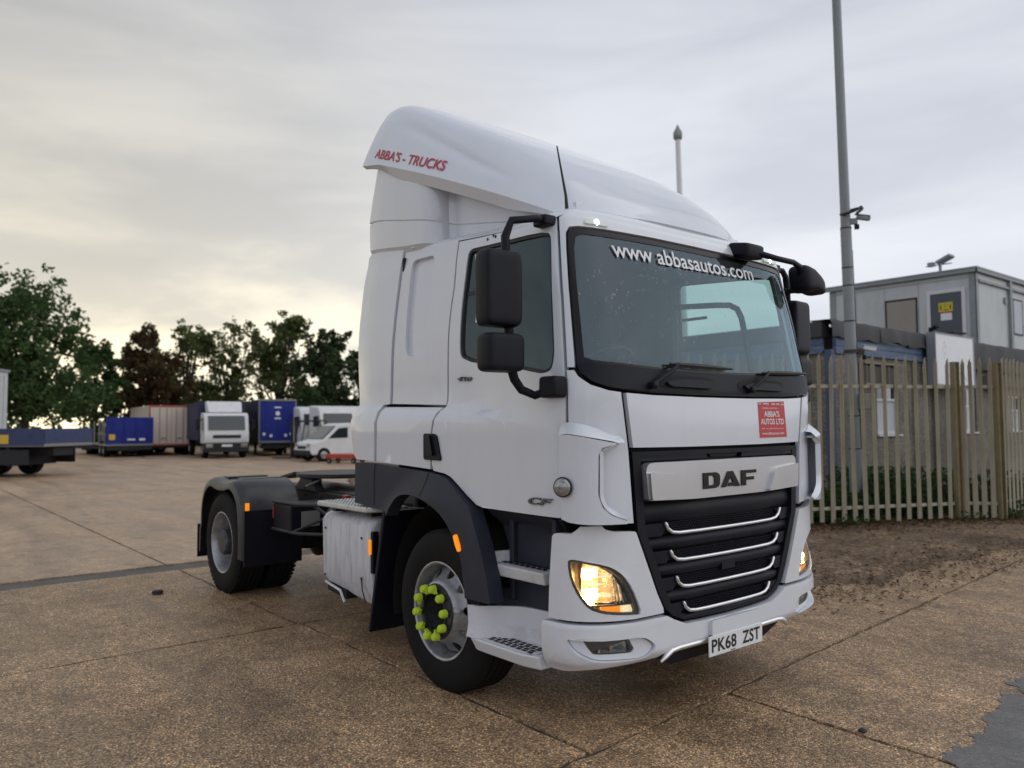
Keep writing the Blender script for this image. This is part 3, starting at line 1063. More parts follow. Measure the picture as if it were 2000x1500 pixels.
for y_ in (2.38, 5.0):
    cp('stanchion', cabin_g, lambda m: m.bb(.001, .09, y_, y_ + .16, 0, CH - .1))
for x_ in (-3.45, -2.55, -1.55):
    cp('panel_joint', cabin_g, lambda m: m.bb(x_, x_ + .012, -.006, -.001, 0, CH - .22))
dr = cp('door', door_g, lambda m: m.bb(-1.21, -.36, -.03, -.001, 0, 1.83))
cp('door_frame', upvc, lambda m: [m.bb(-1.31, -1.21, -.05, -.001, 0, 1.93), m.bb(-.36, -.26, -.05, -.001, 0, 1.93), m.bb(-1.21, -.36, -.05, -.001, 1.83, 1.93)], bev=.01, parent=dr)
nt_ = cp('notice', yellow_n, lambda m: m.bb(-.98, -.60, -.036, -.031, 1.30, 1.56), parent=dr)
cp('safety_notice', white_v, lambda m: m.bb(-.93, -.63, -.036, -.031, 1.05, 1.25), parent=dr)
cp('notice_heading', red_v, lambda m: m.bb(-.93, -.63, -.036, -.031, 1.252, 1.295), parent=dr)
def pict(m):
    for x_ in (-.92, -.66):
        m.bb(x_ - .018, x_ + .018, -.040, -.037, 1.36, 1.47)
        m.box((x_, -.0385, 1.50), (.03, .003, .03))
    m.bb(-.86, -.72, -.040, -.037, 1.335, 1.36)
    for z_ in (1.42, 1.46, 1.50):
        m.bb(-.85, -.73, -.040, -.037, z_, z_ + .008)
cp('notice_print', black_t, pict, parent=dr)
wn_ = cp('window', seal, lambda m: [m.bb(-2.53, -1.58, -.03, -.001, .55, .60), m.bb(-2.53, -1.58, -.03, -.001, 1.76, 1.82), m.bb(-2.53, -2.48, -.03, -.001, .60, 1.76), m.bb(-1.63, -1.58, -.03, -.001, .60, 1.76)], bev=.012)
cp('blind', blind, lambda m: m.bb(-2.48, -1.63, -.02, -.002, .60, 1.76), parent=wn_)
wn2 = cp('window', seal, lambda m: [m.bb(.001, .03, 2.75, 2.8, .75, 1.85), m.bb(.001, .03, 3.5, 3.55, .75, 1.85), m.bb(.001, .03, 2.8, 3.5, 1.8, 1.85), m.bb(.001, .03, 2.8, 3.5, .75, .8)], bev=.01)
cp('pane', curtain_m, lambda m: m.bb(.002, .02, 2.8, 3.5, .8, 1.8), parent=wn2)
cp('side_door', upvc, lambda m: m.bb(.001, .03, 3.95, 4.9, .1, 1.85), bev=.01)
cp('vent_cap', cabin_g, lambda m: m.bb(.001, .05, 2.05, 2.25, 1.62, 1.80))
cp('junction_box', upvc, lambda m: m.bb(-3.62, -3.50, -.06, -.001, 1.62, 1.82))
rl = MB()
rl.tube([(-2.1, -.75, .15), (-1.9, -.75, .42), (-.32, -.75, .62), (-.3, -.02, .62)], .03, 8)
rl.tube([(-.32, -.75, .62), (-.32, -.75, -.05)], .03, 8); rl.tube([(-1.9, -.75, .42), (-1.9, -.75, -.05)], .03, 8)
cp('handrail', chassis_m, lambda m: m.add(rl.v, rl.f), smooth=40)
fl = empty('floodlight', (-6.4, 22.5, 6.0), label='small floodlight on a short post above the cabin roof', cat='floodlight')
m = MB(); m.tube([(0, 0, 0), (0, 0, .75)], .05, 8); m.build('post', pole_m, fl, smooth=40)
m = MB(); m.box((.12, .1, .88), (.5, .42, .10), Matrix.Rotation(R(-24), 3, 'Y')); m.build('lamp_head', pole_m, fl, bev=.02)
m = MB(); m.tube([(-.35, -.25, .66), (.3, .2, .74)], .02, 6); m.box((-.22, -.16, .72), (.2, .16, .14)); m.build('sensor_arm', pole_m, fl)
fl.scale = (.95, .95, .95)

# ------------------------------------------------------------------ steel column with cameras
col = empty('camera_pole', (-2.42, 8.96, 0), label='tall grey steel column with cameras rising behind the palisade fence', cat='pole')
def pz(z):                                    # the column leans a little
    return Vector((.013 * (z - 2.8), -.050 * z + .02, z))
m = MB(); m.tube([pz(0), pz(1.2)], .105, 20); m.build('base_section', pole_m, col, smooth=40)
m = MB(); m.tube([pz(1.2), pz(4.9), pz(5.0), pz(13.5)], [.092, .088, .080, .058], 20); m.build('shaft', pole_m, col, smooth=40)
for z, r_ in ((1.2, .098), (1.75, .094), (3.35, .094), (3.95, .093), (4.25, .092), (4.92, .092)):
    m = MB(); m.tube([pz(z), pz(z + .02)], r_, 20); m.build('band', seal, col, smooth=40)
m = MB(); m.tube([pz(2.82), pz(2.88)], .115, 16); m.build('bracket', rust, col, smooth=40)
m = MB(); m.tube([pz(4.86) + Vector((.06, .075, -.3)), pz(3.0) + Vector((.065, .080, 0)), pz(.3) + Vector((.08, .085, 0))], .012, 6); m.build('cable', seal, col)
m = MB(); m.box(pz(2.0) + Vector((.12, .1, 0)), (.16, .18, .26)); m.build('junction_box', ply, col, bev=.01)
cs = []
c0 = pz(5.15)
for k in range(22):
    t = k / 21 * math.pi * 2.2 - .6
    cs.append(c0 + Vector((.17 * math.cos(t) + .08, .17 * math.sin(t) + .06, .10 * math.sin(t * .9 + .4) + .006 * k)))
m = MB(); m.tube(cs, .022, 8); m.build('cable_loop', seal, col, smooth=40)
def cctv(name, loc, ang, body_m, label):
    o = empty(name, loc, ang, label, 'camera')
    m = MB(); m.bb(-.12, .06, -.05, .05, -.10, .06); m.build('mount', rust if body_m is upvc else pole_m, o, bev=.008)
    m = MB(); m.box((.20, 0, .06), (.34, .13, .12), Matrix.Rotation(R(12), 3, 'Y')); m.build('housing', body_m, o, bev=.025)
    m = MB(); m.box((.19, 0, .135), (.40, .15, .015), Matrix.Rotation(R(12), 3, 'Y')); m.build('sunshield', body_m, o, bev=.004)
    m = MB(); m.box((.375, 0, .022), (.012, .10, .09), Matrix.Rotation(R(12), 3, 'Y')); m.build('lens_window', bg_glass, o)
    m = MB(); m.bb(-.02, .10, -.04, .04, -.24, -.11); m.build('lamp', black_pl, o, bev=.01)
    o.scale = (.62, .62, .62)
    return o
p5 = Vector((-2.42, 8.96, 0)) + pz(5.05)
cctv('security_camera', (p5.x + .12, p5.y + .09, p5.z), R(35), pole_m, 'grey security camera with looped cable high on the steel column')
p5 = Vector((-2.42, 8.96, 0)) + pz(2.85)
cctv('security_camera', (p5.x + .14, p5.y + .10, p5.z), R(40), upvc, 'cream security camera on rusty bracket low on the steel column')

# slim lamp post far behind the truck
lp = empty('lamp_post', (-14.7, 20.2, 0), label='slim pale post with pointed cap rising behind the truck roof', cat='post')
m = MB(); m.tube([(0, 0, 0), (0, -.35, 12.6)], [.13, .10], 12); m.build('shaft', sign_w, lp, smooth=40)
m = MB(); m.lathe([(12.55, .13), (12.6, .17), (12.75, .18), (12.85, .16), (12.95, .10), (13.12, .02), (13.14, .0001)], 14, 'z', (0, -.35, 0)); m.build('cap', cabin_g, lp, smooth=50)

# ------------------------------------------------------------------ ivy and weeds behind the fence
def ivy(name, t0, t1, dback, hmax, n, label, seed):
    r_ = random.Random(seed)
    pts = []
    for _ in range(n):
        t = r_.uniform(t0, t1)
        d = -r_.uniform(.12, dback)
        env = (.45 + .55 * math.sin((t - t0) / (t1 - t0) * math.pi)) * (.6 + .4 * math.sin(t * 4.1 + seed) * math.sin(t * 1.7))
        h = hmax * env * r_.random() ** .7
        p = FP + FD * t + FN * d
        pts.append((p.x, p.y, .06 + h))
    return leaves(name, pts, .048, leaf_ivy, label, 'ivy')
ivy('ivy', -4.6, -2.3, 1.6, .62, 3600, 'low ivy covering the ground behind the fence left of the column', 1)
ivy('ivy', -2.6, -.2, 1.9, .95, 5000, 'thick green ivy behind the fence between column and first thick post', 2)
ivy('ivy', -.7, 1.2, 2.4, 1.35, 4200, 'tall ivy clump behind the fence between the two thick posts', 3)
ivy('ivy', 1.0, 4.2, 2.2, .8, 3200, 'ivy behind the receding fence at the right edge', 4)
pts = []
for _ in range(500):
    t = rnd.choice([-3.4, -2.1, .2, .75, 1.0]) + rnd.gauss(0, .16)
    p = FP + FD * t + FN * (abs(rnd.gauss(.05, .10)))
    pts.append((p.x, p.y, .06 + abs(rnd.gauss(0, .07))))
leaves('weeds', pts, .032, leaf_ivy, 'small green weeds growing at the foot of the palisade fence', 'weeds')

# debris on the concrete
for (x, y, s, lb) in ((2.02, .20, .022, 'small black lump on the concrete right of the number plate'), (-4.18, -1.70, .05, 'dark clod on the concrete left of the rear wheel'), (1.72, -1.08, .022, 'little dark stone on the concrete in the near foreground'), (-2.0, 4.9, .03, 'dark stone at the edge of the soil near the fence')):
    bm = bmesh.new()
    bmesh.ops.create_icosphere(bm, subdivisions=2, radius=s)
    for v in bm.verts:
        v.co.z *= .55
        v.co *= 1 + .22 * math.sin(v.co.x * 190 + s * 99) * math.cos(v.co.y * 170)
    me = bpy.data.meshes.new('stone'); bm.to_mesh(me); bm.free()
    o = link('stone', me, stone, None, 50); o.location = (x, y, s * .4)
    tag(o, lb, 'stone')

# ------------------------------------------------------------------ trees
def tree(loc, h, rx, rz, mat, n, label, seed, trunk_h=.3, gaps=.35, leaf=.24, blobs=16, base=.25):
    r_ = random.Random(seed)
    root = empty('tree', loc, 0, label, 'tree', 'trees along the far side of the yard')
    tr_top = h * trunk_h
    m = MB()
    m.tube([(0, 0, -.1), (.05, 0, tr_top * .5), (-.05, .1, tr_top), (.1, .1, h * .6)], [h * .028, h * .022, h * .018, h * .008], 8)
    cl = []
    for k in range(blobs):
        a = r_.uniform(0, 6.28); q = math.sqrt(r_.random())
        zz = base * h + (1 - base) * h * r_.uniform(.08, .93)
        f = (zz - base * h) / ((1 - base) * h)
        wid = math.sin(min(1, f * .70 + .27) * math.pi) ** .6
        rad = r_.uniform(.26, .42) * rx * (.55 + .6 * wid)
        rr = max(0, rx * wid - rad * .8) * q
        c = Vector((math.cos(a) * rr, math.sin(a) * rr, min(zz, h - rad * .75)))
        cl.append((c, rad))
        s = Vector((0, .05, tr_top * r_.uniform(.7, 1.0)))
        mid = s.lerp(c, .5) + Vector((0, 0, -.06 * h * r_.random()))
        m.tube([s, mid, c], [h * .010, h * .007, h * .002], 5)
    m.build('trunk', bark, root, smooth=60)
    m = MB()
    tot = sum(rd ** 2 for _, rd in cl)
    for c, rd in cl:
        k = int(n * rd ** 2 / tot)
        sub = [(c + Vector((r_.gauss(0, 1), r_.gauss(0, 1), r_.gauss(0, .8))).normalized() * rd * r_.uniform(.35, 1.0), rd * r_.uniform(.18, .36)) for _ in range(int(16 * (1 - gaps * .5)))]
        for _ in range(k):
            sc, sr = r_.choice(sub)
            d = Vector((r_.gauss(0, 1), r_.gauss(0, 1), r_.gauss(0, 1)))
            P = sc + d.normalized() * sr * r_.random() ** .45
            s = leaf * r_.uniform(.45, 1.1)
            nrm = Vector((r_.gauss(0, 1), r_.gauss(0, 1), r_.gauss(0, 1) + .5)).normalized()
            a = nrm.orthogonal().normalized(); a = Matrix.Rotation(r_.uniform(0, 6.28), 3, nrm) @ a
            b = nrm.cross(a)
            m.add([P - a * s, P + b * s * .6, P + a * s, P - b * s * .6], [(0, 1, 2, 3)])
    m.build('crown', mat, root, norm=False)
    return root
def gpt(px, D):
    """ground point at a given bearing and distance from where the photographer stood"""
    t = fw + rt * (px - 1000) / 1532.57
    p = CAM_POS + t * D
    return (p.x, p.y, 0)
TREES = [
    # bearing column, distance, height, radius, leaves, count, label, trunk, openness, leaf size, clumps, crown base
    (50, 50, 11.6, 6.0, leaf_green, 22750, 'large dense green tree at the far left behind the blue flatbed', .30, .2, .185, 34, .17),
    (185, 58, 8.2, 3.3, leaf_green, 9100, 'lower green tree between the large tree and the brown tree', .3, .3, .185, 16, .12),
    (290, 60, 9.5, 3.4, leaf_brown, 14350, 'brown autumn tree above the cream box trailer', .3, .2, .185, 20, .12),
    (362, 66, 11.3, 4.4, leaf_olive, 8050, 'thin leafed tree with sky showing through above the white rigid truck', .3, .6, .185, 22, .10),
    (455, 68, 11.2, 4.6, leaf_olive, 8400, 'olive tree with open crown above the blue curtain trailer', .32, .6, .185, 22, .10),
    (545, 64, 11.7, 4.4, leaf_olive, 10850, 'tallest tree of the row left of the cab with feathery top', .3, .45, .185, 22, .10),
    (640, 60, 9.6, 4.0, leaf_dark, 17150, 'dark green tree nearest the left side of the truck cab', .3, .25, .185, 20, .08),
    (725, 60, 7.6, 3.8, leaf_dark, 10500, 'dark low tree mostly hidden behind the truck cab', .3, .3, .185, 14, .08),
    (600, 54, 4.4, 1.8, leaf_green, 6300, 'small bushy green tree above the red forklift', .2, .2, .2, 12, .06),
]
for i, (px, D, h, rx, mt, n, lb, th, gp, lf, nb, cb) in enumerate(TREES):
    tree(gpt(px, D), h, rx, h, mt, n, lb, 20 + i, th, gp, lf, nb, cb)
hedge_pts = []
hr = random.Random(5)
for _ in range(11000):
    px = hr.uniform(-250, 1250)
    D = hr.uniform(66, 74)
    p = gpt(px, D)
    hedge_pts.append((p[0], p[1], hr.random() ** 1.4 * (2.4 + 1.0 * math.sin(px * .03) + .6 * math.sin(px * .11)) * (2.2 if px > 760 else (1 if px > 250 or px < 60 else .45))))
leaves('hedgerow', hedge_pts, .30, leaf_dark, 'dark hedge along the far boundary of the yard', 'hedge')

# ------------------------------------------------------------------ far vehicles (local: +x = their front, z up)
def tyre(root, x, y, r_=.5, w=.28, rim=steel):
    m = MB()
    m.lathe([(-w / 2, r_ * .55), (-w / 2, r_ * .92), (-w / 2 + .03, r_), (w / 2 - .03, r_), (w / 2, r_ * .92), (w / 2, r_ * .55)], 20, 'y', (x, y, r_))
    wh = m.build('wheel', rubber, root, smooth=40)
    m = MB()
    s = 1 if y > 0 else -1
    m.lathe([(s * (w / 2 - .005), r_ * .56), (s * (w / 2 - .06), r_ * .5), (s * (w / 2 - .05), r_ * .25), (s * (w / 2 + .0), r_ * .2), (s * (w / 2), .001)], 18, 'y', (x, y, r_))
    m.build('rim', rim, wh, smooth=40)
    return wh

def box_part(root, name, mat, b, bev=.01):
    m = MB(); m.bb(*b)
    return m.build(name, mat, root, bev=bev)

def rigid_truck(loc, rz, label, box_mat=bg_navy, box_len=6.0, H=2.95, W=2.3):
    t = empty('rigid_truck', loc, rz, label, 'truck', 'vehicles parked along the far side')
    hw = W / 2
    # cab: lofted profile
    m = MB()
    prof = [(.25, .75), (1.60, .75), (1.68, .95), (1.66, 1.35), (1.42, 2.22), (1.25, 2.33), (.25, 2.36)]
    m.hexa([(x, -hw, z) for x, z in prof], [(x, hw, z) for x, z in prof])
    m.build('cab', bg_white, t, bev=.06)
    m = MB()
    m.hexa([(1.665, -hw * .82, 1.45), (1.665, hw * .82, 1.45), (1.435, hw * .82, 2.17), (1.435, -hw * .82, 2.17)], [(1.69, -hw * .82, 1.46), (1.69, hw * .82, 1.46), (1.46, hw * .82, 2.19), (1.46, -hw * .82, 2.19)])
    m.build('windscreen', bg_glass, t, bev=.008)
    for s in (-1, 1):
        m = MB(); m.hexa([(.75, s * (hw + .004), 1.5), (1.42, s * (hw + .004), 1.42), (1.30, s * (hw + .004), 2.1), (.75, s * (hw + .004), 2.1)], [(.75, s * (hw + .012), 1.5), (1.42, s * (hw + .012), 1.42), (1.30, s * (hw + .012), 2.1), (.75, s * (hw + .012), 2.1)])
        m.build('side_window', bg_glass, t)
        m = MB(); m.bb(1.25, 1.42, s * (hw + .16), s * (hw + .36), 1.45, 2.0); m.bb(1.3, 1.36, s * hw, s * (hw + .2), 1.95, 2.0)
        m.build('mirror', black_pl, t, bev=.02)
        box_part(t, 'headlight', refl, (1.665, 1.73, s * (hw - .42), s * (hw - .08), .56, .74), .02)
    m = MB(); m.hexa([(.35, -hw * .8, 2.36), (.35, hw * .8, 2.36), (1.2, hw * .75, 2.36), (1.2, -hw * .75, 2.36)], [(.35, -hw * .85, H), (.35, hw * .85, H), (.62, hw * .8, H), (.62, -hw * .8, H)])
    m.build('air_deflector', bg_white, t, bev=.06)
    g = box_part(t, 'grille', bg_dark, (1.69, 1.715, -hw * .62, hw * .62, 1.04, 1.2), .01)
    box_part(t, 'bumper', bg_dark, (1.2, 1.72, -hw, hw, .32, .80), .05)
    box_part(t, 'number_plate', plate_m, (1.722, 1.735, -.26, .26, .60, .71), .002)
    box_part(t, 'chassis', bg_dark, (-box_len - .2, 1.2, -.45, .45, .5, .85), .01)
    box_part(t, 'body_box', box_mat, (-box_len, .12, -hw - .08, hw + .08, .9, H - .02), .02)
    for x in (.75, -box_len * .72):
        for s in (-1, 1):
            tyre(t, x, s * (hw - .16), .46, .28)
    return t

def box_trailer(loc, rz, label, front, side, L_=10.5, W=2.5, H=3.05, z0=.95, doors=True, trim=None, kingpin=False, name='box_trailer'):
    """+x end is the end that faces the camera"""
    t = empty(name, loc, rz, label, 'trailer', 'trailers parked along the far side')
    hw = W / 2
    box_part(t, 'body', side, (-L_, -.06, -hw, hw, z0, H), .02)
    if doors:
        for s in (-1, 1):
            d = box_part(t, 'rear_door', front, (-.055, .0, s * .012, s * (hw - .07), z0 + .05, H - .10), .012)
            for y_ in (.25, .62):
                m = MB(); m.tube([(.02, s * y_, z0 + .1), (.02, s * y_, H - .15)], .018, 6); m.build('locking_bar', bg_grey, d)
            m = MB(); m.bb(.0, .05, s * .28, s * .55, z0 + .35, z0 + .40); m.build('door_handle', bg_grey, d)
    else:
        box_part(t, 'headboard', front, (-.055, .0, -hw + .04, hw - .04, z0 + .03, H - .14), .02)
        for y_ in (-.62, 0, .62):
            box_part(t, 'headboard_rib', front, (.001, .02, y_ - .02, y_ + .02, z0 + .03, H - .14), .004)
    m = MB()
    for a, b, c, d in ((-hw, hw, H - .10, H + .01), (-hw, hw, z0 - .05, z0 + .05)):
        m.bb(-.06, .015, a, b, c, d)
    for s in (-1, 1):
        m.bb(-.06, .014, s * (hw - .06), s * (hw + .004), z0 + .05, H - .1)
    m.build('end_frame', trim or bg_grey, t, bev=.006)
    box_part(t, 'chassis', bg_dark, (-L_, -.15, -.55, .55, .62, z0 - .06), .01)
    box_part(t, 'underrun_bar', bg_dark, (-.3, -.15, -hw + .1, hw - .1, .42, .62), .01)
    if doors:
        for s in (-1, 1):
            box_part(t, 'tail_light', red_pl, (-.14, -.10, s * (hw - .55), s * (hw - .2), .66, .78), .01)
        xs_ = (-1.2, -2.5, -3.8)
    else:
        xs_ = (-L_ + 1.2, -L_ + 2.5, -L_ + 3.8)
        for s in (-1, 1):
            box_part(t, 'landing_leg', bg_dark, (-2.6, -2.44, s * .75, s * .9, .05, z0 - .06), .01)
    for x in xs_:
        for s in (-1, 1):
            tyre(t, x, s * (hw - .2), .45, .34)
    return t

def yaw_to(loc, extra=0):
    return math.atan2(CAM_POS.y - loc[1], CAM_POS.x - loc[0]) + extra

# blue curtain trailer seen from its headboard
p = gpt(543, 43)
bt = box_trailer(p, yaw_to(p, R(9)), 'tall blue curtain side trailer with bright blue headboard', bg_blue, bg_navy, 11, 2.0, 3.1, .78, False, bg_grey, name='curtain_trailer')
for (y_, z_, w_, h_) in ((.0, 2.62, .36, .07), (.0, 2.02, .34, .08)):
    box_part(bt, 'printed_lettering', white_v, (.021, .024, y_ - w_ / 2, y_ + w_ / 2, z_, z_ + h_), .002)
m = MB(); m.lathe([(.021, .12), (.025, .12), (.025, .001)], 16, 'x', (0, 0, 2.33)); m.build('printed_roundel', white_v, bt)
for y_ in (-.72, -.35, .42, .7):
    box_part(bt, 'lamp', white_v, (.021, .05, y_ - .07, y_ + .07, .95 + abs(y_) * .25, 1.1 + abs(y_) * .25), .01)
# white rigid truck
p = gpt(434, 42)
rigid_truck(p, yaw_to(p, R(9)), 'white rigid delivery truck with dark box parked between the trailers', bg_navy, 6.0, 2.95, 2.2)
# cream box trailer
p = gpt(336, 45)
box_trailer(p, yaw_to(p, R(9)), 'cream box trailer with red edged rear doors', bg_cream, bg_cream, 8.5, 2.35, 2.85, .62, True, redtrim)

def flatbed(loc, rz, label, L_, W, zdeck, head, name='flatbed_trailer', stakes=6, board=.42, side_mat=None):
    t = empty(name, loc, rz, label, 'trailer', 'trailers parked along the far side')
    hw = W / 2
    box_part(t, 'deck', bg_grey, (-L_, 0, -hw, hw, zdeck - .10, zdeck), .01)
    if board:
        for s in (-1, 1):
            n = max(2, int(L_ / 2.4))
            for k in range(n):
                box_part(t, 'drop_side', side_mat or bg_blue, (-L_ + k * L_ / n + .02, -L_ + (k + 1) * L_ / n - .02, s * hw, s * (hw + .04), zdeck - .05, zdeck + board), .006)
    if head:
        h = box_part(t, 'headboard', bg_blue, (-.10, 0, -hw, hw, zdeck + .002, zdeck + head), .015)
        for y_ in (-.75, -.25, .25, .75):
            box_part(h, 'headboard_rib', bg_blue, (.001, .03, y_ * hw - .03, y_ * hw + .03, zdeck + .01, zdeck + head - .03), .004)
    for k in range(stakes):
        for s in (-1, 1):
            m = MB(); m.tube([(-L_ * (k + .5) / stakes, s * (hw - .05), zdeck), (-L_ * (k + .5) / stakes, s * (hw - .05), zdeck + 1.25)], .035, 6)
            m.build('stake', bg_grey, t)
    box_part(t, 'chassis', bg_dark, (-L_, -.2, -.5, .5, zdeck - .42, zdeck - .11), .01)
    box_part(t, 'side_guard', bg_dark, (-L_ * .6, -.6, -hw + .03, -hw + .07, .42, zdeck - .2), .01)
    box_part(t, 'side_guard', bg_dark, (-L_ * .6, -.6, hw - .07, hw - .03, .42, zdeck - .2), .01)
    box_part(t, 'underrun_bar', bg_dark, (-.12 - (1.3 if L_ > 9.2 else 0), -.02 - (1.3 if L_ > 9.2 else 0), -hw + .05, hw - .05, .38, zdeck - .12), .01)
    for x in ((-2.2, -3.4, -4.6) if L_ > 9.2 else (-1.3, -2.5, -L_ + 1.6)):
        for s in (-1, 1):
            tyre(t, x, s * (hw - .2), .44, .3)
    return t
p = gpt(256, 43)
fb = flatbed(p, yaw_to(p, R(10)), 'low flatbed trailer with tall bright blue headboard and stakes', 9.0, 2.35, .72, 1.45, stakes=5, board=0)
box_part(fb, 'warning_board', yellow_s, (.031, .04, -1.05, -.75, .95, 1.25), .004)
box_part(fb, 'printed_lettering', white_v, (.031, .036, -.15, .25, .92, 1.0), .004)
box_part(fb, 'printed_lettering', white_v, (.031, .036, .45, .75, .9, 1.02), .004)
# low flatbed with stakes behind it, to the left
p = gpt(165, 47)
flatbed(p, yaw_to(p, R(-60)), 'dark low trailer with thin upright stakes left of the blue headboard', 6.0, 2.3, .7, 0, stakes=5, board=0)
# blue flatbed at the far left edge
p = gpt(138, 27.0)
fb2 = flatbed(p, R(44), 'long blue dropside flatbed trailer at the left edge', 9.5, 2.4, 1.12, 0, stakes=0, board=.50, side_mat=bg_dull)
box_part(fb2, 'warning_board', yellow_s, (-1.75, -1.25, -1.265, -1.242, 1.12, 1.42), .004)
box_part(fb2, 'tail_board', bg_dull, (-.03, .0, -1.2, 1.2, 1.125, 1.60), .006)
# grey site container at the very edge
p = gpt(-84, 31)
sc_ = empty('site_container', p, R(150), 'pale grey corrugated container cut off by the left edge', 'container')
box_part(sc_, 'body', cabin_w, (-1.5, 1.5, -1.2, 1.2, .9, 3.95), .03)
for k in range(8):
    box_part(sc_, 'corrugation', cabin_w, (-1.42 + .36 * k, -1.24 + .36 * k, -1.24, -1.2, 1.0, 3.8), .01)
box_part(sc_, 'roof_rim', cabin_g, (-1.55, 1.55, -1.26, 1.26, 3.95, 4.05), .01)
box_part(sc_, 'skid', bg_dark, (-1.5, 1.5, -1.0, 1.0, 0, .9), .01)
# white palisade panel far left
wf = empty('white_fence', gpt(128, 48), R(60), 'short run of white pale fence beyond the blue flatbed', 'fence')
for k in range(10):
    box_part(wf, 'pale', upvc, (-.07, .07, -1.3 + .28 * k - .06, -1.3 + .28 * k + .06, 0, 1.15 + .06 * (k % 2)), .01)
for z in (.3, .9):
    box_part(wf, 'rail', upvc, (.071, .12, -1.4, 1.4, z, z + .08), .01)

def tractor(loc, rz, label, glass=bg_glass):
    t = empty('tractor_unit', loc, rz, label, 'truck', 'white tractor units beside the forklift')
    m = MB()
    prof = [(-.5, .7), (1.25, .7), (1.3, 1.2), (1.22, 1.7), (1.0, 2.35), (.8, 2.62), (-.5, 2.72)]
    m.hexa([(x, -1.0, z) for x, z in prof], [(x, 1.0, z) for x, z in prof])
    m.build('cab', bg_white, t, bev=.08)
    m = MB(); m.hexa([(1.24, -.85, 1.68), (1.24, .85, 1.68), (1.02, .8, 2.28), (1.02, -.8, 2.28)], [(1.262, -.85, 1.69), (1.262, .85, 1.69), (1.042, .8, 2.29), (1.042, -.8, 2.29)])
    m.build('windscreen', glass, t, bev=.01)
    for s in (-1, 1):
        box_part(t, 'side_window', bg_glass, (.25, .95, s * 1.001, s * 1.012, 1.62, 2.15), .02)
        box_part(t, 'mirror', black_pl, (.95, 1.1, s * 1.12, s * 1.32, 1.6, 2.1), .03)
        box_part(t, 'headlight', refl, (1.24, 1.32, s * .55, s * .9, .55, .72), .02)
    box_part(t, 'grille', bg_dark, (1.29, 1.32, -.6, .6, .85, 1.45), .02)
    box_part(t, 'bumper', bg_white, (1.0, 1.33, -1.02, 1.02, .3, .74), .05)
    box_part(t, 'chassis', bg_dark, (-3.4, .3, -.4, .4, .55, .8), .01)
    for x in (.45, -2.6):
        for s in (-1, 1):
            tyre(t, x, s * .85, .44, .28)
    return t
p = gpt(607, 44); tractor(p, yaw_to(p, R(22)), 'white tractor unit directly behind the red forklift')
p = gpt(645, 42.5); tractor(p, yaw_to(p, R(22)), 'white tractor unit with greenish windscreen behind the white van')
p = gpt(694, 43.5); tractor(p, yaw_to(p, R(22)), 'white tractor unit cut off by the near truck cab')

# forklift
p = gpt(603, 39.5)
fk = empty('forklift', p, yaw_to(p, R(-70)), 'red forklift truck with mast parked before the white tractor units', 'forklift')
m = MB(); pr_ = [(-1.0, .25), (.6, .25), (.62, .5), (.1, .55), (.0, .95), (-.95, .98), (-1.08, .7)]
m.hexa([(x, -.5, z) for x, z in pr_], [(x, .5, z) for x, z in pr_]); m.build('body', bg_red, fk, bev=.05)
for s in (-1, 1):
    m = MB(); m.tube([(.55, s * .45, .5), (.35, s * .45, 1.85), (-.75, s * .42, 1.9), (-.95, s * .42, .95)], .035, 6); m.build('roll_bar', bg_dark, fk)
    m = MB(); m.bb(.70, .80, s * .30 - .05, s * .30 + .05, .06, 1.95); m.build('mast_rail', bg_dark, fk)
    box_part(fk, 'fork', bg_dark, (.80, 1.75, s * .22 - .05, s * .22 + .05, .06, .11), .004)
    tyre(fk, .35, s * .5, .30, .2); tyre(fk, -.75, s * .48, .24, .18)
box_part(fk, 'overhead_guard', bg_dark, (-.75, .36, -.46, .46, 1.86, 1.92), .01)
box_part(fk, 'seat', bg_dark, (-.6, -.1, -.25, .25, .98, 1.08), .03)
box_part(fk, 'backrest', bg_dark, (-.65, -.52, -.25, .25, 1.08, 1.5), .03)
box_part(fk, 'gas_bottle', bg_white, (-1.05, -.72, -.3, .3, 1.0, 1.28), .1)

# white van
p = gpt(668, 37.5)
vn = empty('white_van', p, yaw_to(p, R(-62)), 'white panel van half hidden behind the near truck cab', 'van')
m = MB(); pr_ = [(-2.4, .3), (1.95, .3), (2.05, .55), (1.98, .85), (1.35, 1.02), (.65, 1.62), (.35, 1.75), (-2.4, 1.8)]
m.hexa([(x, -.85, z) for x, z in pr_], [(x, .85, z) for x, z in pr_]); m.build('body', bg_white, vn, bev=.09)
m = MB(); m.hexa([(1.36, -.72, 1.05), (1.36, .72, 1.05), (.70, .66, 1.62), (.70, -.66, 1.62)], [(1.375, -.72, 1.07), (1.375, .72, 1.07), (.715, .66, 1.64), (.715, -.66, 1.64)]); m.build('windscreen', bg_glass, vn)
for s in (-1, 1):
    m = MB(); m.hexa([(.15, s * .853, 1.08), (1.12, s * .853, 1.06), (.62, s * .853, 1.52), (.15, s * .853, 1.56)], [(.15, s * .86, 1.08), (1.12, s * .86, 1.06), (.62, s * .86, 1.52), (.15, s * .86, 1.56)]); m.build('side_window', bg_glass, vn)
    box_part(vn, 'headlight', refl, (1.86, 2.03, s * .45, s * .78, .66, .84), .03)
    for x in (1.35, -1.6):
        tyre(vn, x, s * .78, .32, .2)
box_part(vn, 'bumper', bg_dark, (1.9, 2.08, -.8, .8, .3, .52), .04)
box_part(vn, 'grille', bg_dark, (1.99, 2.06, -.4, .4, .58, .72), .02)
p = gpt(676, 34.5)
pt = empty('pallet_truck', p, yaw_to(p, R(60)), 'low red trolley on the ground before the white van', 'trolley')
box_part(pt, 'platform', bg_red, (-.8, .8, -.4, .4, .22, .40), .02)
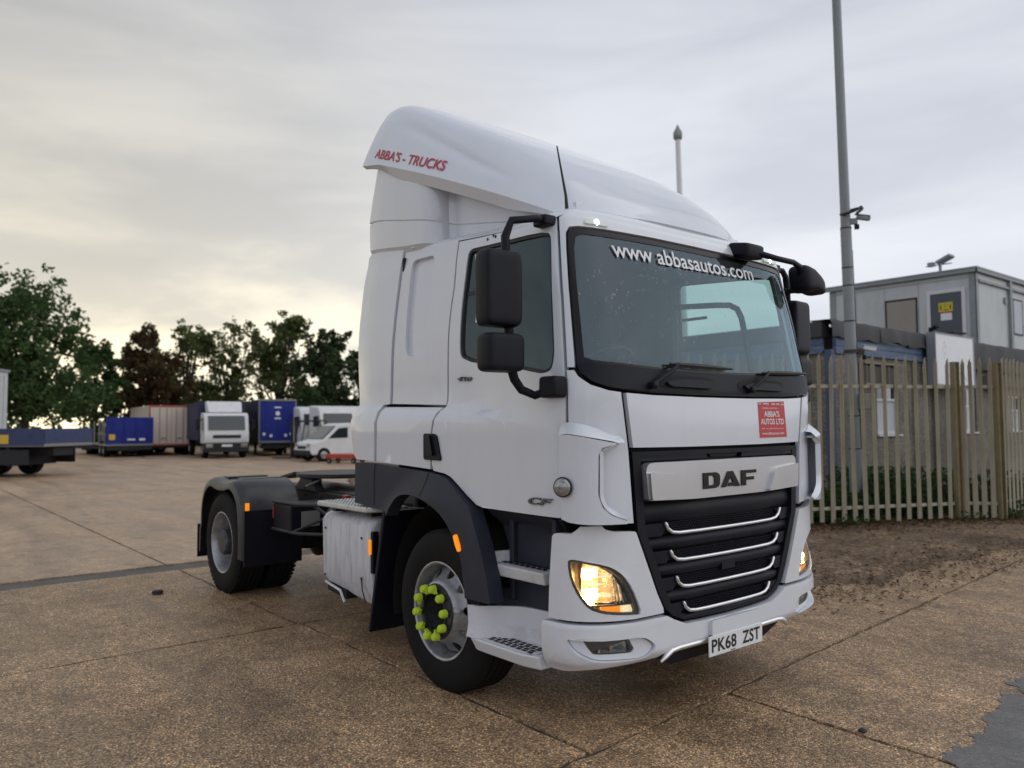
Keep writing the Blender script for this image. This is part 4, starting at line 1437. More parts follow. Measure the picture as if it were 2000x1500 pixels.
for x in (-.6, .6):
    for s in (-1, 1):
        tyre(pt, x, s * .38, .12, .08)
m = MB(); m.tube([(.78, -.3, .4), (.95, -.3, .75), (.95, .3, .75), (.78, .3, .4)], .02, 6); m.build('handle', bg_dark, pt)
# ------------------------------------------------------------------ the tractor truck
# truck frame = world frame: origin on the ground under the front axle, +x forward, +y to the vehicle's left
truck = empty('tractor_truck', (0, 0, 0), label='white tractor unit with tall roof air deflector and lit headlights in the foreground', cat='truck')

def tab(t, z):
    if z <= t[0][0]: return t[0][1]
    for (a, b), (c, d) in zip(t, t[1:]):
        if z <= c:
            return b + (d - b) * (z - a) / (c - a)
    return t[-1][1]
def sm(a, b, x):
    t = max(0, min(1, (x - a) / (b - a)))
    return t * t * (3 - 2 * t)
FT = [(.28, 1.305), (.40, 1.335), (.62, 1.335), (1.1, 1.335), (1.5, 1.335), (1.85, 1.335), (2.0, 1.315), (2.35, 1.235), (2.72, 1.14), (2.80, 1.115), (2.9, 1.06)]
WT = [(.28, 1.15), (.5, 1.17), (1.3, 1.165), (1.75, 1.163), (2.0, 1.162), (2.4, 1.14), (2.75, 1.10), (2.9, 1.07)]
NT = [(.28, 5.3), (1.5, 5.3), (1.85, 6.), (2.9, 6.)]
X0 = .80
def shoulder(x, z):
    zc = 1.76 - .06 * sm(-.1, 1.1, x)
    h = .075 * (1 - sm(.2, 1.12, x))
    w = .045 * (1 - .6 * sm(-.1, 1.1, x))
    return h * sm(zc - w, zc + w, z) * (1 - sm(1.85, 2.3, z) * .35)
def skin0(s, z):
    a = abs(s)
    F, W = tab(FT, z), tab(WT, z)
    if a <= 1:
        t = a * math.pi / 2
        n = tab(NT, z)
        c, sn = max(0, math.cos(t)), math.sin(t)
        r = (c ** n + sn ** n) ** (-1 / n)
        x = X0 + (F - X0) * r * c
        y = W * r * sn - shoulder(x, z) * sm(.55, .95, a)
    else:
        x = X0 - (a - 1)
        y = W - shoulder(x, z)
    return Vector((x, -y if s < 0 else y, z))
def skin(s, z, off=0.):
    """cab skin: s runs round the cab from the right side (s<0) over the front (s=0) to the left side"""
    p = skin0(s, z)
    if off:
        e = 2e-3
        n = (skin0(s + e, z) - skin0(s - e, z)).cross(skin0(s, z + e) - skin0(s, z - e)).normalized()
        p = p + n * off
    return p
def s_at(y, z):
    lo, hi = 0., 1.
    for _ in range(40):
        m_ = (lo + hi) / 2
        if skin0(m_, z).y < abs(y): lo = m_
        else: hi = m_
    return lo if y >= 0 else -lo

def mir(poly):
    return [(-s, z) for s, z in reversed(poly)]
def sym(half):
    """half outline from bottom centre round the right (s<0) side to top centre -> closed symmetric outline"""
    return half + [(-s, z) for s, z in reversed(half) if abs(s) > 1e-6]

def panel(name, poly, mat, parent=None, holes=(), off=0., thick=.03, inset=.004, both=False, bev=.005, ds=.045, dz=.07, surf=skin, flip=False):
    objs = []
    for side in ((False, True) if both else (False,)):
        P = inset2d(poly, inset) if inset else list(poly)
        Hs = [list(h) for h in holes]
        if side:
            P = mir(P)
            Hs = [mir(h) for h in Hs]
        loops = [P] + Hs
        flat = [q for l in loops for q in l]
        tris = tessellate_polygon([[Vector((a, b, 0)) for a, b in l] for l in loops])
        bm = bmesh.new()
        vs_ = [bm.verts.new((a, b, 0)) for a, b in flat]
        for t in tris:
            a, b, c = (vs_[i] for i in t)
            ar = (b.co.x - a.co.x) * (c.co.y - a.co.y) - (c.co.x - a.co.x) * (b.co.y - a.co.y)
            if abs(ar) < 1e-9: continue
            try:
                bm.faces.new((a, b, c) if ar > 0 else (a, c, b))
            except ValueError:
                pass
        s0, s1 = min(q[0] for q in flat), max(q[0] for q in flat)
        z0, z1 = min(q[1] for q in flat), max(q[1] for q in flat)
        def cut(axis, a, b, d):
            k = int(math.ceil(a / d))
            while k * d < b:
                bmesh.ops.bisect_plane(bm, geom=bm.verts[:] + bm.edges[:] + bm.faces[:], dist=1e-6, plane_co=(k * d, 0, 0) if axis == 0 else (0, k * d, 0), plane_no=(1, 0, 0) if axis == 0 else (0, 1, 0))
                k += 1
        cut(0, s0, s1, ds)
        cut(1, z0, z1, dz)
        bmesh.ops.remove_doubles(bm, verts=bm.verts[:], dist=1e-5)
        top = set(bm.faces)
        if thick:
            be = [e for e in bm.edges if e.is_boundary]
            ret = bmesh.ops.extrude_edge_only(bm, edges=be)
            for g in ret['geom']:
                if isinstance(g, bmesh.types.BMVert):
                    g.co.z = 1
        fo = off if callable(off) else (lambda s, z: off)
        bm.normal_update()
        for v in bm.verts:
            s_, z_ = v.co.x, v.co.y
            ss = -s_ if side else s_
            v.co = surf(s_, z_, fo(ss, z_) - thick * v.co.z)
        bmesh.ops.recalc_face_normals(bm, faces=bm.faces[:])
        bm.normal_update()
        big = max((f for f in bm.faces if f in top), key=lambda f: f.calc_area())
        # outward test against the skin normal
        c = big.calc_center_median()
        ref = Vector((c.x - .1, c.y, 0)) if abs(c.y) > .9 else Vector((1, 0, 0))
        ref = Vector((0, c.y, 0)) if abs(c.y) > 1.0 else Vector((1, 0, 0))
        if big.normal.dot(ref) < 0:
            bmesh.ops.reverse_faces(bm, faces=bm.faces[:])
        me = bpy.data.meshes.new(name)
        bm.to_mesh(me)
        bm.free()
        o = link(name, me, mat, parent[1 if side else 0] if isinstance(parent, (list, tuple)) else (parent or truck), 35)
        if bev and thick:
            bevel(o, bev, 2, 50)
        objs.append(o)
    return objs if both else objs[0]

# ---- cab sides
WIN = round_poly([(-1.63, 2.775), (-.765, 2.727), (-.662, 2.71), (-.658, 2.64), (-.673, 2.03), (-.70, 1.945), (-.78, 1.934), (-.974, 1.963), (-1.55, 2.048), (-1.655, 2.085), (-1.66, 2.15), (-1.645, 2.5)], [.06, .02, .04, .05, .05, .05, .05, .02, .03, .06, .06, 0])
DOOR = [(-1.752, 2.852), (-1.2, 2.813), (-.948, 2.806), (-.605, 2.803), (-.603, 2.721), (-.606, 2.333), (-.618, 1.925), (-.62, 1.603), (-.642, 1.565), (-.641, 1.338), (-.626, 1.165), (-.974, 1.167), (-1.343, 1.17), (-1.403, 1.183), (-1.50, 1.235), (-1.608, 1.30), (-1.67, 1.335), (-1.73, 1.352), (-1.862, 1.365), (-1.882, 1.414), (-1.878, 1.611), (-1.856, 1.69), (-1.806, 1.778), (-1.775, 2.251), (-1.745, 2.557)]
doors = panel('door', DOOR, white, holes=[WIN], both=True, thick=.05)
REC = round_poly([(-2.304, 2.815), (-2.02, 2.81), (-2.018, 2.60), (-2.065, 2.125), (-2.30, 2.135), (-2.306, 2.54)], .055)
SIDE = [(-2.425, 2.915), (-1.76, 2.870), (-1.753, 2.557), (-1.783, 2.251), (-1.814, 1.785), (-2.502, 1.808), (-2.445, 2.344), (-2.428, 2.728)]
quarter = panel('rear_quarter_panel', SIDE, white, holes=[REC], both=True, thick=.032, bev=.012)
panel('pressed_recess', inset2d(REC, -.004), white, quarter, both=True, off=-.028, thick=.01, inset=0, bev=0)
LOWER = [(-2.594, 1.797), (-1.818, 1.777), (-1.868, 1.69), (-1.89, 1.611), (-1.894, 1.372), (-2.594, 1.401)]
panel('side_backing', [(-2.94, 1.43), (-1.93, 1.40), (-1.84, 1.75), (-1.80, 2.2), (-1.80, 2.85), (-2.5, 2.89), (-2.94, 2.92)], matt_black, both=True, off=-.060, thick=0, inset=0)  # added black sheet that keeps daylight out of the panel gaps
panel('lower_side_panel', LOWER, white, both=True)
COLLAR = [(-2.433, 2.92), (-2.436, 2.728), (-2.453, 2.344), (-2.510, 1.806), (-2.60, 1.803), (-2.602, 1.403), (-2.88, 1.405), (-2.95, 1.45), (-2.985, 1.53), (-3.01, 1.7), (-3.02, 1.9), (-3.02, 2.3), (-3.02, 2.61), (-3.01, 2.84), (-2.985, 2.95), (-2.93, 2.975)]
panel('side_fairing', COLLAR, white, both=True, off=lambda s, z: .012 - .10 * max(0, -s - 2.72) ** 1.6 * 2.2, thick=.04, bev=.008)

# ---- window glass and seals
seals = panel('window_seal', inset2d(WIN, -.006), seal, doors, holes=[inset2d(WIN, .018)], both=True, off=-.008, thick=.03, inset=0, bev=.004)
panel('window_glass', inset2d(WIN, .012), side_glass, doors, both=True, off=-.02, thick=0, inset=0)
def divider(side):
    m = MB()
    a = [skin(side * s, 2.485 + .012 * k, -.018) for k in (-1, 1) for s in (1.655, 1.50, 1.38)]
    m.add(a, [(0, 1, 4, 3), (1, 2, 5, 4)])
    m.build('window_bar', seal, doors[0 if side < 0 else 1])
divider(-1); divider(1)

# ---- handle, badges, side repeater
HAND = round_poly([(-1.962, 1.605), (-1.845, 1.605), (-1.81, 1.59), (-1.765, 1.445), (-1.77, 1.435), (-1.96, 1.437)], .02)
h2 = panel('door_handle', HAND, black_pl, doors, both=True, off=.012, thick=.04, inset=0, bev=.006)
panel('handle_grip', round_poly([(-1.92, 1.595), (-1.87, 1.595), (-1.83, 1.465), (-1.90, 1.465)], .015), gloss_black, h2, both=True, off=.03, thick=.02, inset=0, bev=.006)
for sd_ in (-1, 1):
    m = MB()
    p = skin(sd_ * .618, 1.336, .062)
    q = skin(sd_ * .618, 1.336, .0)
    n = (p - q).normalized()
    a = n.orthogonal().normalized(); b = n.cross(a)
    rings = [(.0, .046), (.02, .046), (.03, .038), (.036, .02), (.037, .0005)]
    vs_, fs_ = [], []
    for d, r_ in rings:
        for k in range(20):
            t = k / 20 * 6.283
            vs_.append(p + n * (d - .01) + (a * math.cos(t) + b * math.sin(t)) * r_)
    for i in range(4):
        for k in range(20):
            fs_.append((i * 20 + k, i * 20 + (k + 1) % 20, (i + 1) * 20 + (k + 1) % 20, (i + 1) * 20 + k))
    m.add(vs_, fs_)
    rp_ = m.build('side_repeater', mk('repeater_lens' + str(sd_), (.30, .30, .30), .15, metal=.5, coat=.5, var=.6, vscale=60), truck, smooth=50)
    m = MB()
    m.tube([p + (a * math.cos(k / 20 * 6.283) + b * math.sin(k / 20 * 6.283)) * .047 for k in range(20)], .007, 6, closed=True)
    m.build('repeater_ring', seal, rp_, smooth=50)
def on_side(s0, z0, ds_, dzs, off=.004):
    def fn(u, v, d):
        return skin(s0 + u, z0 + v + u * dzs, off + d)
    return fn
text_fit('model_badge', 'CF', on_side(-.90, 1.228, 0, -.01, .008), badge, doors[0], .20, .040, .03, .006, .35, 1.1)
text_fit('power_badge', '450', on_side(-1.69, 1.938, 0, -.07, .007), badge, doors[0], .155, .028, .02, .004, .35, 1.05)
# three fixing holes over the door
m = MB()
for s_, z_ in ((-1.43, 2.80), (-1.37, 2.812), (-1.345, 2.80)):
    m.lathe([(0, .0001), (.0, .010)], 10, 'y', tuple(skin(s_, z_, .003)))
m.build('fixing_hole', seal, doors[0])

# ---- front surround, header, corner panels, bonnet
WSO = [(-.566, 1.978), (-.560, 2.35), (-.556, 2.63), (-.552, 2.705), (-.535, 2.738), (-.50, 2.746), (-.217, 2.760), (0, 2.762)]
SUR = [(.608, 1.955), (.596, 2.35), (.594, 2.72), (.594, 2.80), (.56, 2.822), (.30, 2.830), (0, 2.832), (-.30, 2.830), (-.56, 2.822), (-.594, 2.80), (-.594, 2.72), (-.596, 2.35), (-.608, 1.955)]
SUR += [(s, z) for s, z in [(-.568, 1.955)] + WSO] + [(-s, z) for s, z in reversed(WSO[:-1])] + [(.568, 1.955)]
panel('windscreen_surround', SUR, white, thick=.04)
CORN = [(-.612, 1.947), (-.572, 1.947), (-.557, 1.913), (-.515, 1.868), (-.462, 1.840), (-.424, 1.831), (-.406, 1.52), (-.392, 1.128), (-.575, 1.143), (-.620, 1.160), (-.633, 1.338), (-.634, 1.56), (-.613, 1.60)]
panel('corner_panel', CORN, white, both=True)
BON = sym([(0, 1.523), (-.20, 1.524), (-.400, 1.529), (-.418, 1.829), (-.328, 1.819), (-.15, 1.814), (0, 1.813)])
bonnet = panel('bonnet_panel', BON, white, off=.004)
# corner air blades that stand clear of the corner panels
def blade_off(s, z):
    a = abs(s)
    return .030 + .050 * sm(.648, .52, a)
BL = [(-.648, 1.606), (-.60, 1.612), (-.55, 1.602), (-.462, 1.565), (-.466, 1.552), (-.500, 1.538), (-.509, 1.50), (-.511, 1.30), (-.500, 1.235), (-.478, 1.195), (-.436, 1.160), (-.438, 1.140), (-.54, 1.143), (-.60, 1.150), (-.640, 1.165), (-.650, 1.34)]
blades = panel('corner_air_blade', BL, white, both=True, off=blade_off, thick=.034, bev=.004, ds=.018, dz=.025)
for sd_, par in ((-1, blades[0]), (1, blades[1])):
    # forward facing lip of the blade
    lp_ = round_poly([(.452, 1.566), (.466, 1.554), (.500, 1.540), (.510, 1.52), (.511, 1.28), (.498, 1.225), (.474, 1.188), (.436, 1.160), (.43, 1.15)], [0, .01, .02, .02, .05, .03, .02, .01, 0], 5)
    m = MB()
    o1 = [skin(sd_ * s, z, blade_off(s, z) + .0015) for s, z in lp_]
    o2 = [skin(sd_ * (s - .015 * sm(1.575, 1.53, z) * sm(1.15, 1.20, z)), z + (-.014 if z > 1.53 else (.016 * sm(1.26, 1.19, z))), blade_off(s, z) - .030) for s, z in lp_]
    o3 = [skin(sd_ * (s + .006), z, blade_off(s, z) - .036) for s, z in lp_]
    k_ = len(lp_)
    m.add(o1 + o2 + o3, [(i, i + 1, k_ + i + 1, k_ + i) for i in range(k_ - 1)] + [(k_ + i, k_ + i + 1, 2 * k_ + i + 1, 2 * k_ + i) for i in range(k_ - 1)])
    m.build('blade_lip', white, par, smooth=30)
    # sloping shoulder that closes the blade at the top
    tp_ = [(.648, 1.602), (.62, 1.609), (.60, 1.611), (.57, 1.606), (.55, 1.601), (.51, 1.587), (.48, 1.575), (.462, 1.566), (.445, 1.566)]
    m = MB()
    a_ = [skin(sd_ * s, z, blade_off(s, z) - .001) for s, z in tp_]
    b_ = [skin(sd_ * s, z + .030, (blade_off(s, z)) * .55) for s, z in tp_]
    c_2 = [skin(sd_ * s, z + .060 - .35 * max(0, .52 - s), .0015) for s, z in tp_]
    k_ = len(tp_)
    m.add(a_ + b_ + c_2, [(j * k_ + i, j * k_ + i + 1, (j + 1) * k_ + i + 1, (j + 1) * k_ + i) for j in range(2) for i in range(k_ - 1)])
    m.build('blade_shoulder', white, par, smooth=50)
    for ring in ([(.645, 1.600), (.55, 1.592), (.47, 1.556)], [(.64, 1.172), (.54, 1.150), (.44, 1.147)]):
        m = MB()
        lo = [skin(sd_ * s, z, .001) for s, z in ring]
        hi = [skin(sd_ * s, z, blade_off(s, z) - .006) for s, z in ring]
        m.add(lo + hi + [p + Vector((0, 0, .014)) for p in lo + hi], [(0, 1, 4, 3), (1, 2, 5, 4), (6, 9, 10, 7), (7, 10, 11, 8), (0, 3, 9, 6), (2, 8, 11, 5)])
        m.build('blade_web', white, par)

# ---- roof
def ztop(a):
    return tab([(0, 2.832), (.56, 2.824), (.60, 2.806), (.948, 2.810), (1.2, 2.818), (1.75, 2.862), (2.43, 2.918), (3, 2.95)], a)
def roof_fn(m):
    ss = [-2.46 + 4.92 * i / 96 for i in range(97)]
    prof = [(1.0, -.004), (.985, .018), (.955, .040), (.90, .056), (.7, .075), (.35, .085), (0, .088)]
    vs_ = []
    for f, dz_ in prof:
        for s in ss:
            p = skin(s, ztop(abs(s)), -.004)
            c = Vector((max(-.66, min(.7, p.x * .75)), 0, p.z))
            q = c + (p - c) * f
            q.z = p.z + dz_
            vs_.append(q)
    n = len(ss)
    m.add(vs_, [(i * n + k, i * n + k + 1, (i + 1) * n + k + 1, (i + 1) * n + k) for i in range(len(prof) - 1) for k in range(n - 1)])
part('roof', white, truck, roof_fn, smooth=60)

# ---- windscreen
fr_in = [(-.530, 2.015), (-.526, 2.35), (-.522, 2.62), (-.512, 2.685), (-.488, 2.708), (-.217, 2.722), (0, 2.724)]
GL_IN = [(0, 1.968), (-.319, 1.976), (-.50, 1.998)] + fr_in
GL_IN = sym(GL_IN)
half_out = [(0, 1.818), (-.15, 1.819), (-.328, 1.825), (-.424, 1.837), (-.462, 1.846), (-.513, 1.874), (-.553, 1.92), (-.566, 1.978)] + WSO[1:]
frit = panel('windscreen_border', sym(half_out), gloss_black, holes=[GL_IN], off=-.010, thick=.02, inset=.005, bev=.004)
wsg = panel('windscreen', inset2d(GL_IN, -.006), ws_glass, off=-.014, thick=0, inset=0, ds=.06)
# cowl below the glass with the wiper wells
cowl = panel('wiper_cowl', sym([(0, 1.826), (-.328, 1.832), (-.424, 1.844), (-.462, 1.853), (-.511, 1.880), (-.548, 1.925), (-.555, 1.985), (-.50, 1.985), (-.319, 1.962), (0, 1.954)]), black_pl, off=.004, thick=.02, inset=.002, bev=.006)
for c_ in (-.17, .21):
    panel('wiper_well', round_poly([(c_ - .13, 1.858), (c_ + .10, 1.853), (c_ + .115, 1.90), (c_ + .09, 1.925), (c_ - .08, 1.932), (c_ - .145, 1.90)], .02), matt_black, cowl, off=.0065, thick=.008, inset=0, bev=0)
    panel('grab_handle', round_poly([(c_ - .10, 1.862), (c_ + .085, 1.857), (c_ + .10, 1.893), (c_ + .06, 1.905), (c_ - .06, 1.905), (c_ - .12, 1.885)], .02), black_pl, cowl, off=.030, thick=.024, inset=0, bev=.010)
def wiper(pivot, knee, tip):
    P = [skin(*pivot, .02), skin((pivot[0] * .4 + knee[0] * .6), pivot[1] * .4 + knee[1] * .6, .045), skin(*knee, .03)]
    m = MB(); m.tube(P, [.016, .013, .009], 8)
    m.lathe([(-.02, .022), (.03, .022), (.036, .012), (.036, .0001)], 12, 'x', tuple(skin(*pivot, .012)))
    w = m.build('wiper_arm', black_pl, truck, smooth=40)
    bl = [skin(knee[0] + (tip[0] - knee[0]) * t, knee[1] + (tip[1] - knee[1]) * t, .014) for t in (-.10, .0, .15, .3, .5, .7, .85, 1)]
    m = MB(); m.tube(bl, [.006, .009, .011, .012, .011, .010, .008, .005], 6, flat=1.3)
    m.build('wiper_blade', seal, w, smooth=40)
wiper((-.335, 1.868), (-.232, 1.992), (.045, 1.985))
wiper((.13, 1.862), (.235, 1.975), (.475, 1.990))

# roof marker lights
for sd_ in (-1, 1):
    c_ = sd_ * .435
    o = panel('roof_marker_light', round_poly([(c_ - .042, 2.766), (c_ + .040, 2.766), (c_ + .034, 2.796), (c_ - .036, 2.798)], .008), white_lens, off=.012, thick=.02, inset=0, bev=.006)
    m = MB(); m.lathe([(0, .0001), (.004, .014), (.0, .018)], 12, 'x', tuple(skin(c_, 2.781, .012))); m.build('led', bulb_w, o)

# ---- grille
GR_H = [(0, .548), (-.144, .553), (-.22, .561), (-.265, .598), (-.294, .646), (-.319, .745), (-.350, .904), (-.385, 1.083), (-.400, 1.515), (0, 1.512)]
grille = panel('grille', sym(GR_H), black_pl, off=-.055, thick=.06, inset=.004, bev=0, ds=.05)
def edge_s(z):
    return tab([(.548, .20), (.561, .22), (.598, .265), (.646, .294), (.745, .319), (.904, .350), (1.083, .385), (1.515, .400)], z)
# surround lip
panel('grille_surround', sym(GR_H), black_pl, grille, holes=[inset2d(sym(GR_H), .030)], off=-.008, thick=.05, inset=.005, bev=.006)
SLOTS = [(1.047, 1.108, .285), (.898, .955, .270), (.745, .806, .246), (.604, .660, .218)]
# rounded black bands between the slots
bands = [(1.106, 1.232), (.957, 1.040), (.808, .890), (.663, .737), (.565, .596)]
for z0_, z1_ in bands:
    e0, e1 = edge_s(z0_) - .022, edge_s(z1_) - .022
    def boff(s, z, a=z0_, b=z1_):
        t = (z - a) / (b - a)
        return -.034 + .030 * math.sin(max(0, min(1, t)) * math.pi) ** .6 - .05 * sm(.2, .33, abs(s)) * .5
    panel('grille_band', [(-e0, z0_), (e0, z0_), (e1, z1_), (-e1, z1_)], black_pl, grille, off=boff, thick=.02, inset=0, bev=.003, dz=.012, ds=.05)
# cheeks at the slot ends
for (zb, zt, hs) in SLOTS:
    for sd_ in (-1, 1):
        ee = edge_s((zb + zt) / 2) - .02
        poly = [(-ee, zb - .006), (-hs - .012, zb - .006), (-hs + .018, zt + .004), (-ee - .006, zt + .004)]
        if sd_ > 0: poly = mir(poly)
        panel('slot_cheek', poly, black_pl, grille, off=lambda s, z: -.012 - .02 * sm(.28, .36, abs(s)), thick=.03, inset=0, bev=.004)
# honeycomb mesh
hm = MB()
for zb, zt, hs in SLOTS:
    w, h = .0125, .0125
    nz_ = int((zt - zb) / (h)) + 1
    for r_ in range(nz_):
        z = zb + .006 + r_ * h
        n = int(2 * hs / w)
        for k in range(n):
            s = -hs + (k + .5 * (r_ % 2)) * w
            dw, dh = w * .5, h * .34
            for (a0, b0), (a1, b1) in (((s, z - dh), (s, z + dh)), ((s, z + dh), (s + dw, z + h - dh)), ((s + dw, z + h - dh), (s + w, z + dh))):
                if max(b0, b1) > zt + .006: continue
                p0, p1 = skin(a0, b0, -.030), skin(a1, b1, -.030)
                d = (p1 - p0).normalized()
                nn = Vector((1, 0, 0)); side_ = d.cross(nn).normalized() * .0016
                hm.add([p0 - side_, p0 + side_, p1 + side_, p1 - side_, p0 - side_ + nn * .008, p0 + side_ + nn * .008, p1 + side_ + nn * .008, p1 - side_ + nn * .008], [(4, 5, 6, 7), (0, 4, 7, 3), (5, 1, 2, 6)])
tag(hm.build('honeycomb_mesh', black_pl, grille, norm=False), kind='stuff')
# bright strips with turned up ends
STR = [(.285, 1.052, 1.118), (.268, .900, .962), (.246, .748, .815), (.218, .606, .668)]
for hs, zb, zt in STR:
    pts_ = []
    half = [(hs + .003, zt), (hs - .006, zb + (zt - zb) * .45), (hs - .022, zb + (zt - zb) * .12), (hs - .05, zb)]
    line = [(-a, b) for a, b in half] + [(-hs * .5, zb - .003), (0, zb - .004), (hs * .5, zb - .003)] + [(a, b) for a, b in reversed(half)]
    dense = []
    for i in range(len(line) - 1):
        for k in range(3):
            t = k / 3
            dense.append((line[i][0] + (line[i + 1][0] - line[i][0]) * t, line[i][1] + (line[i + 1][1] - line[i][1]) * t))
    dense.append(line[-1])
    m = MB(); m.tube([skin(s, z, -.004) for s, z in dense], [.006] + [.0105] * (len(dense) - 2) + [.007], 8)
    m.build('bright_strip', chrome, grille, smooth=50)
panel('sensor_cover', round_poly([(-.035, .80), (.038, .80), (.034, .855), (-.03, .855)], .008), black_pl, grille, off=-.004, thick=.03, inset=0, bev=.004)
panel('camera_pocket', round_poly([(-.07, 1.462), (.07, 1.462), (.085, 1.508), (-.085, 1.508)], .012), matt_black, grille, off=-.02, thick=.02, inset=0, bev=0)
panel('upper_grille_strip', [(-.388, 1.455), (-.09, 1.455), (-.10, 1.50), (-.39, 1.506)], black_pl, grille, off=-.012, thick=.03, inset=0, bev=.006)
panel('upper_grille_strip', [(.09, 1.455), (.388, 1.455), (.39, 1.506), (.10, 1.50)], black_pl, grille, off=-.012, thick=.03, inset=0, bev=.006)
# satin bar and its raised wings
BAR = round_poly([(-.356, 1.246), (-.19, 1.233), (.19, 1.233), (.356, 1.246), (.364, 1.41), (.355, 1.448), (-.355, 1.448), (-.364, 1.41)], [.012, .05, .05, .012, .02, .02, .02, .02])
bar = panel('badge_bar', BAR, satin, grille, off=.022, thick=.05, inset=0, bev=.006)
for sd_ in (-1, 1):
    wing = round_poly([(-.354, 1.250), (-.198, 1.238), (-.232, 1.355), (-.250, 1.378), (-.360, 1.398)], [.01, .012, .02, .012, .01])
    if sd_ > 0: wing = mir(wing)
    panel('bar_wing', wing, satin, bar, off=.046, thick=.030, inset=0, bev=.008)
# DAF letters as polygons in (y, z)
def letters(polys, mat, parent, off, thick, name='badge_letter'):
    out = []
    for outer, hole in polys:
        out.append(panel(name, outer, mat, parent, holes=[hole] if hole else (), off=off, thick=thick, inset=0, bev=.0015, ds=.2, dz=.2))
    return out
def yz(poly, z=1.33):
    return [(s_at(a, z), b) for a, b in poly]
zb, zt = 1.283, 1.376
D_o = [(-.262, zb), (-.150, zb), (-.122, zb + .008), (-.108, zb + .024), (-.106, zt - .026), (-.120, zt - .008), (-.148, zt), (-.262, zt)]
D_i = [(-.216, zb + .020), (-.216, zt - .020), (-.170, zt - .020), (-.156, zt - .030), (-.156, zb + .030), (-.170, zb + .020)]
A_1 = [(-.092, zb), (-.046, zb), (-.002, zt - .040), (.030, zb + .030), (.006, zb + .030), (-.006, zb + .012), (.064, zb + .012), (.070, zb), (.092, zb), (.020, zt), (-.030, zt)]
A_1 = [(-.092, zb), (-.048, zb), (-.003, zb + .060), (.020, zb + .026), (-.012, zb + .026), (-.028, zb + .004), (.036, zb + .004), (.04, zb), (.092, zb), (.022, zt), (-.026, zt)]
F_1 = [(.108, zb), (.154, zb), (.154, zb + .032), (.236, zb + .032), (.236, zb + .052), (.154, zb + .052), (.154, zt - .020), (.262, zt - .020), (.262, zt), (.108, zt)]
letters([(yz(D_o), yz(D_i)), (yz(A_1), None), (yz(F_1), None)], letter_dk, bar, .030, .01)

# red dealer sticker on the bonnet panel
stk = panel('sticker', [(.183, 1.565), (.330, 1.568), (.316, 1.798), (.175, 1.788)], red_v, bonnet, off=.0055, thick=.001, inset=0, bev=0)
def stick_fn(u0, v0):
    def fn(u, v, d):
        U, V = u0 + u, v0 + v          # metres across / up the sticker, 0.28 x 0.225
        s = .183 + (.147 * U / .28) - .012 * (V / .225)
        return skin(s, 1.567 + V + .002, .0070)
    return fn
for body, u0, v0, w, h, b in (("ABBA'S", .062, .128, .156, .038, .02), ('AUTOS LTD', .022, .080, .236, .037, .02), ('Another one from....', .050, .178, .165, .013, .0), ('Mail: trucks@abbasautos.com', .026, .048, .226, .011, .0), ('www.abbasautos.com', .026, .016, .226, .017, .01), ('DAF', .012, .206, .030, .010, .02)):
    text_fit('sticker_lettering', body, stick_fn(u0, v0), white_v, stk, w, h, b)

# row of small maker marks along the top of the sticker
m = MB()
f_ = stick_fn(0, 0)
for u0, u1, v0, v1 in ((.062, .118, .208, .214), (.148, .184, .206, .213), (.198, .226, .207, .214), (.242, .270, .205, .210)):
    m.add([f_(u0, v0, 0), f_(u1, v0, 0), f_(u1, v1, 0), f_(u0, v1, 0)], [(0, 1, 2, 3)])
for k in range(8):
    t0, t1 = math.pi * k / 8, math.pi * (k + 1) / 8
    m.add([f_(.256 + .012 * math.cos(t0), .211 + .010 * math.sin(t0), 0), f_(.256 + .012 * math.cos(t1), .211 + .010 * math.sin(t1), 0), f_(.256 + .010 * math.cos(t1), .211 + .008 * math.sin(t1), 0), f_(.256 + .010 * math.cos(t0), .211 + .008 * math.sin(t0), 0)], [(0, 1, 2, 3)])
m.build('maker_mark', white_v, stk)
# web address across the windscreen
def ws_fn(u, v, d):
    y = -.770 + u
    z = 2.597 + v + .012 * (u / 1.30)
    return skin(s_at(y, z), z, -.004)
text_fit('windscreen_lettering', 'www abbasautos.com', ws_fn, white_v, wsg, 1.36, .098, .010, 0, 0, 1.0)

# ---- headlight panels
HLP = [(-.741, .643), (-.732, .841), (-.712, 1.071), (-.698, 1.088), (-.678, 1.093), (-.604, 1.096), (-.585, 1.112), (-.567, 1.132), (-.49, 1.135), (-.479, 1.115), (-.454, 1.101), (-.392, 1.092), (-.386, 1.083), (-.352, .904), (-.321, .745), (-.300, .660), (-.298, .628), (-.40, .628), (-.536, .640)]
HL = chaikin([(-.627, .945), (-.600, .962), (-.554, .952), (-.48, .928), (-.441, .889), (-.414, .832), (-.392, .749), (-.374, .648), (-.40, .652), (-.449, .664), (-.488, .677), (-.535, .705), (-.577, .772), (-.610, .845)], 1)
hlp = panel('headlight_panel', HLP, white_low, holes=[HL], both=True, thick=.04, off=lambda s, z: .004 + .012 * sm(1.03, 1.07, z) * 0)
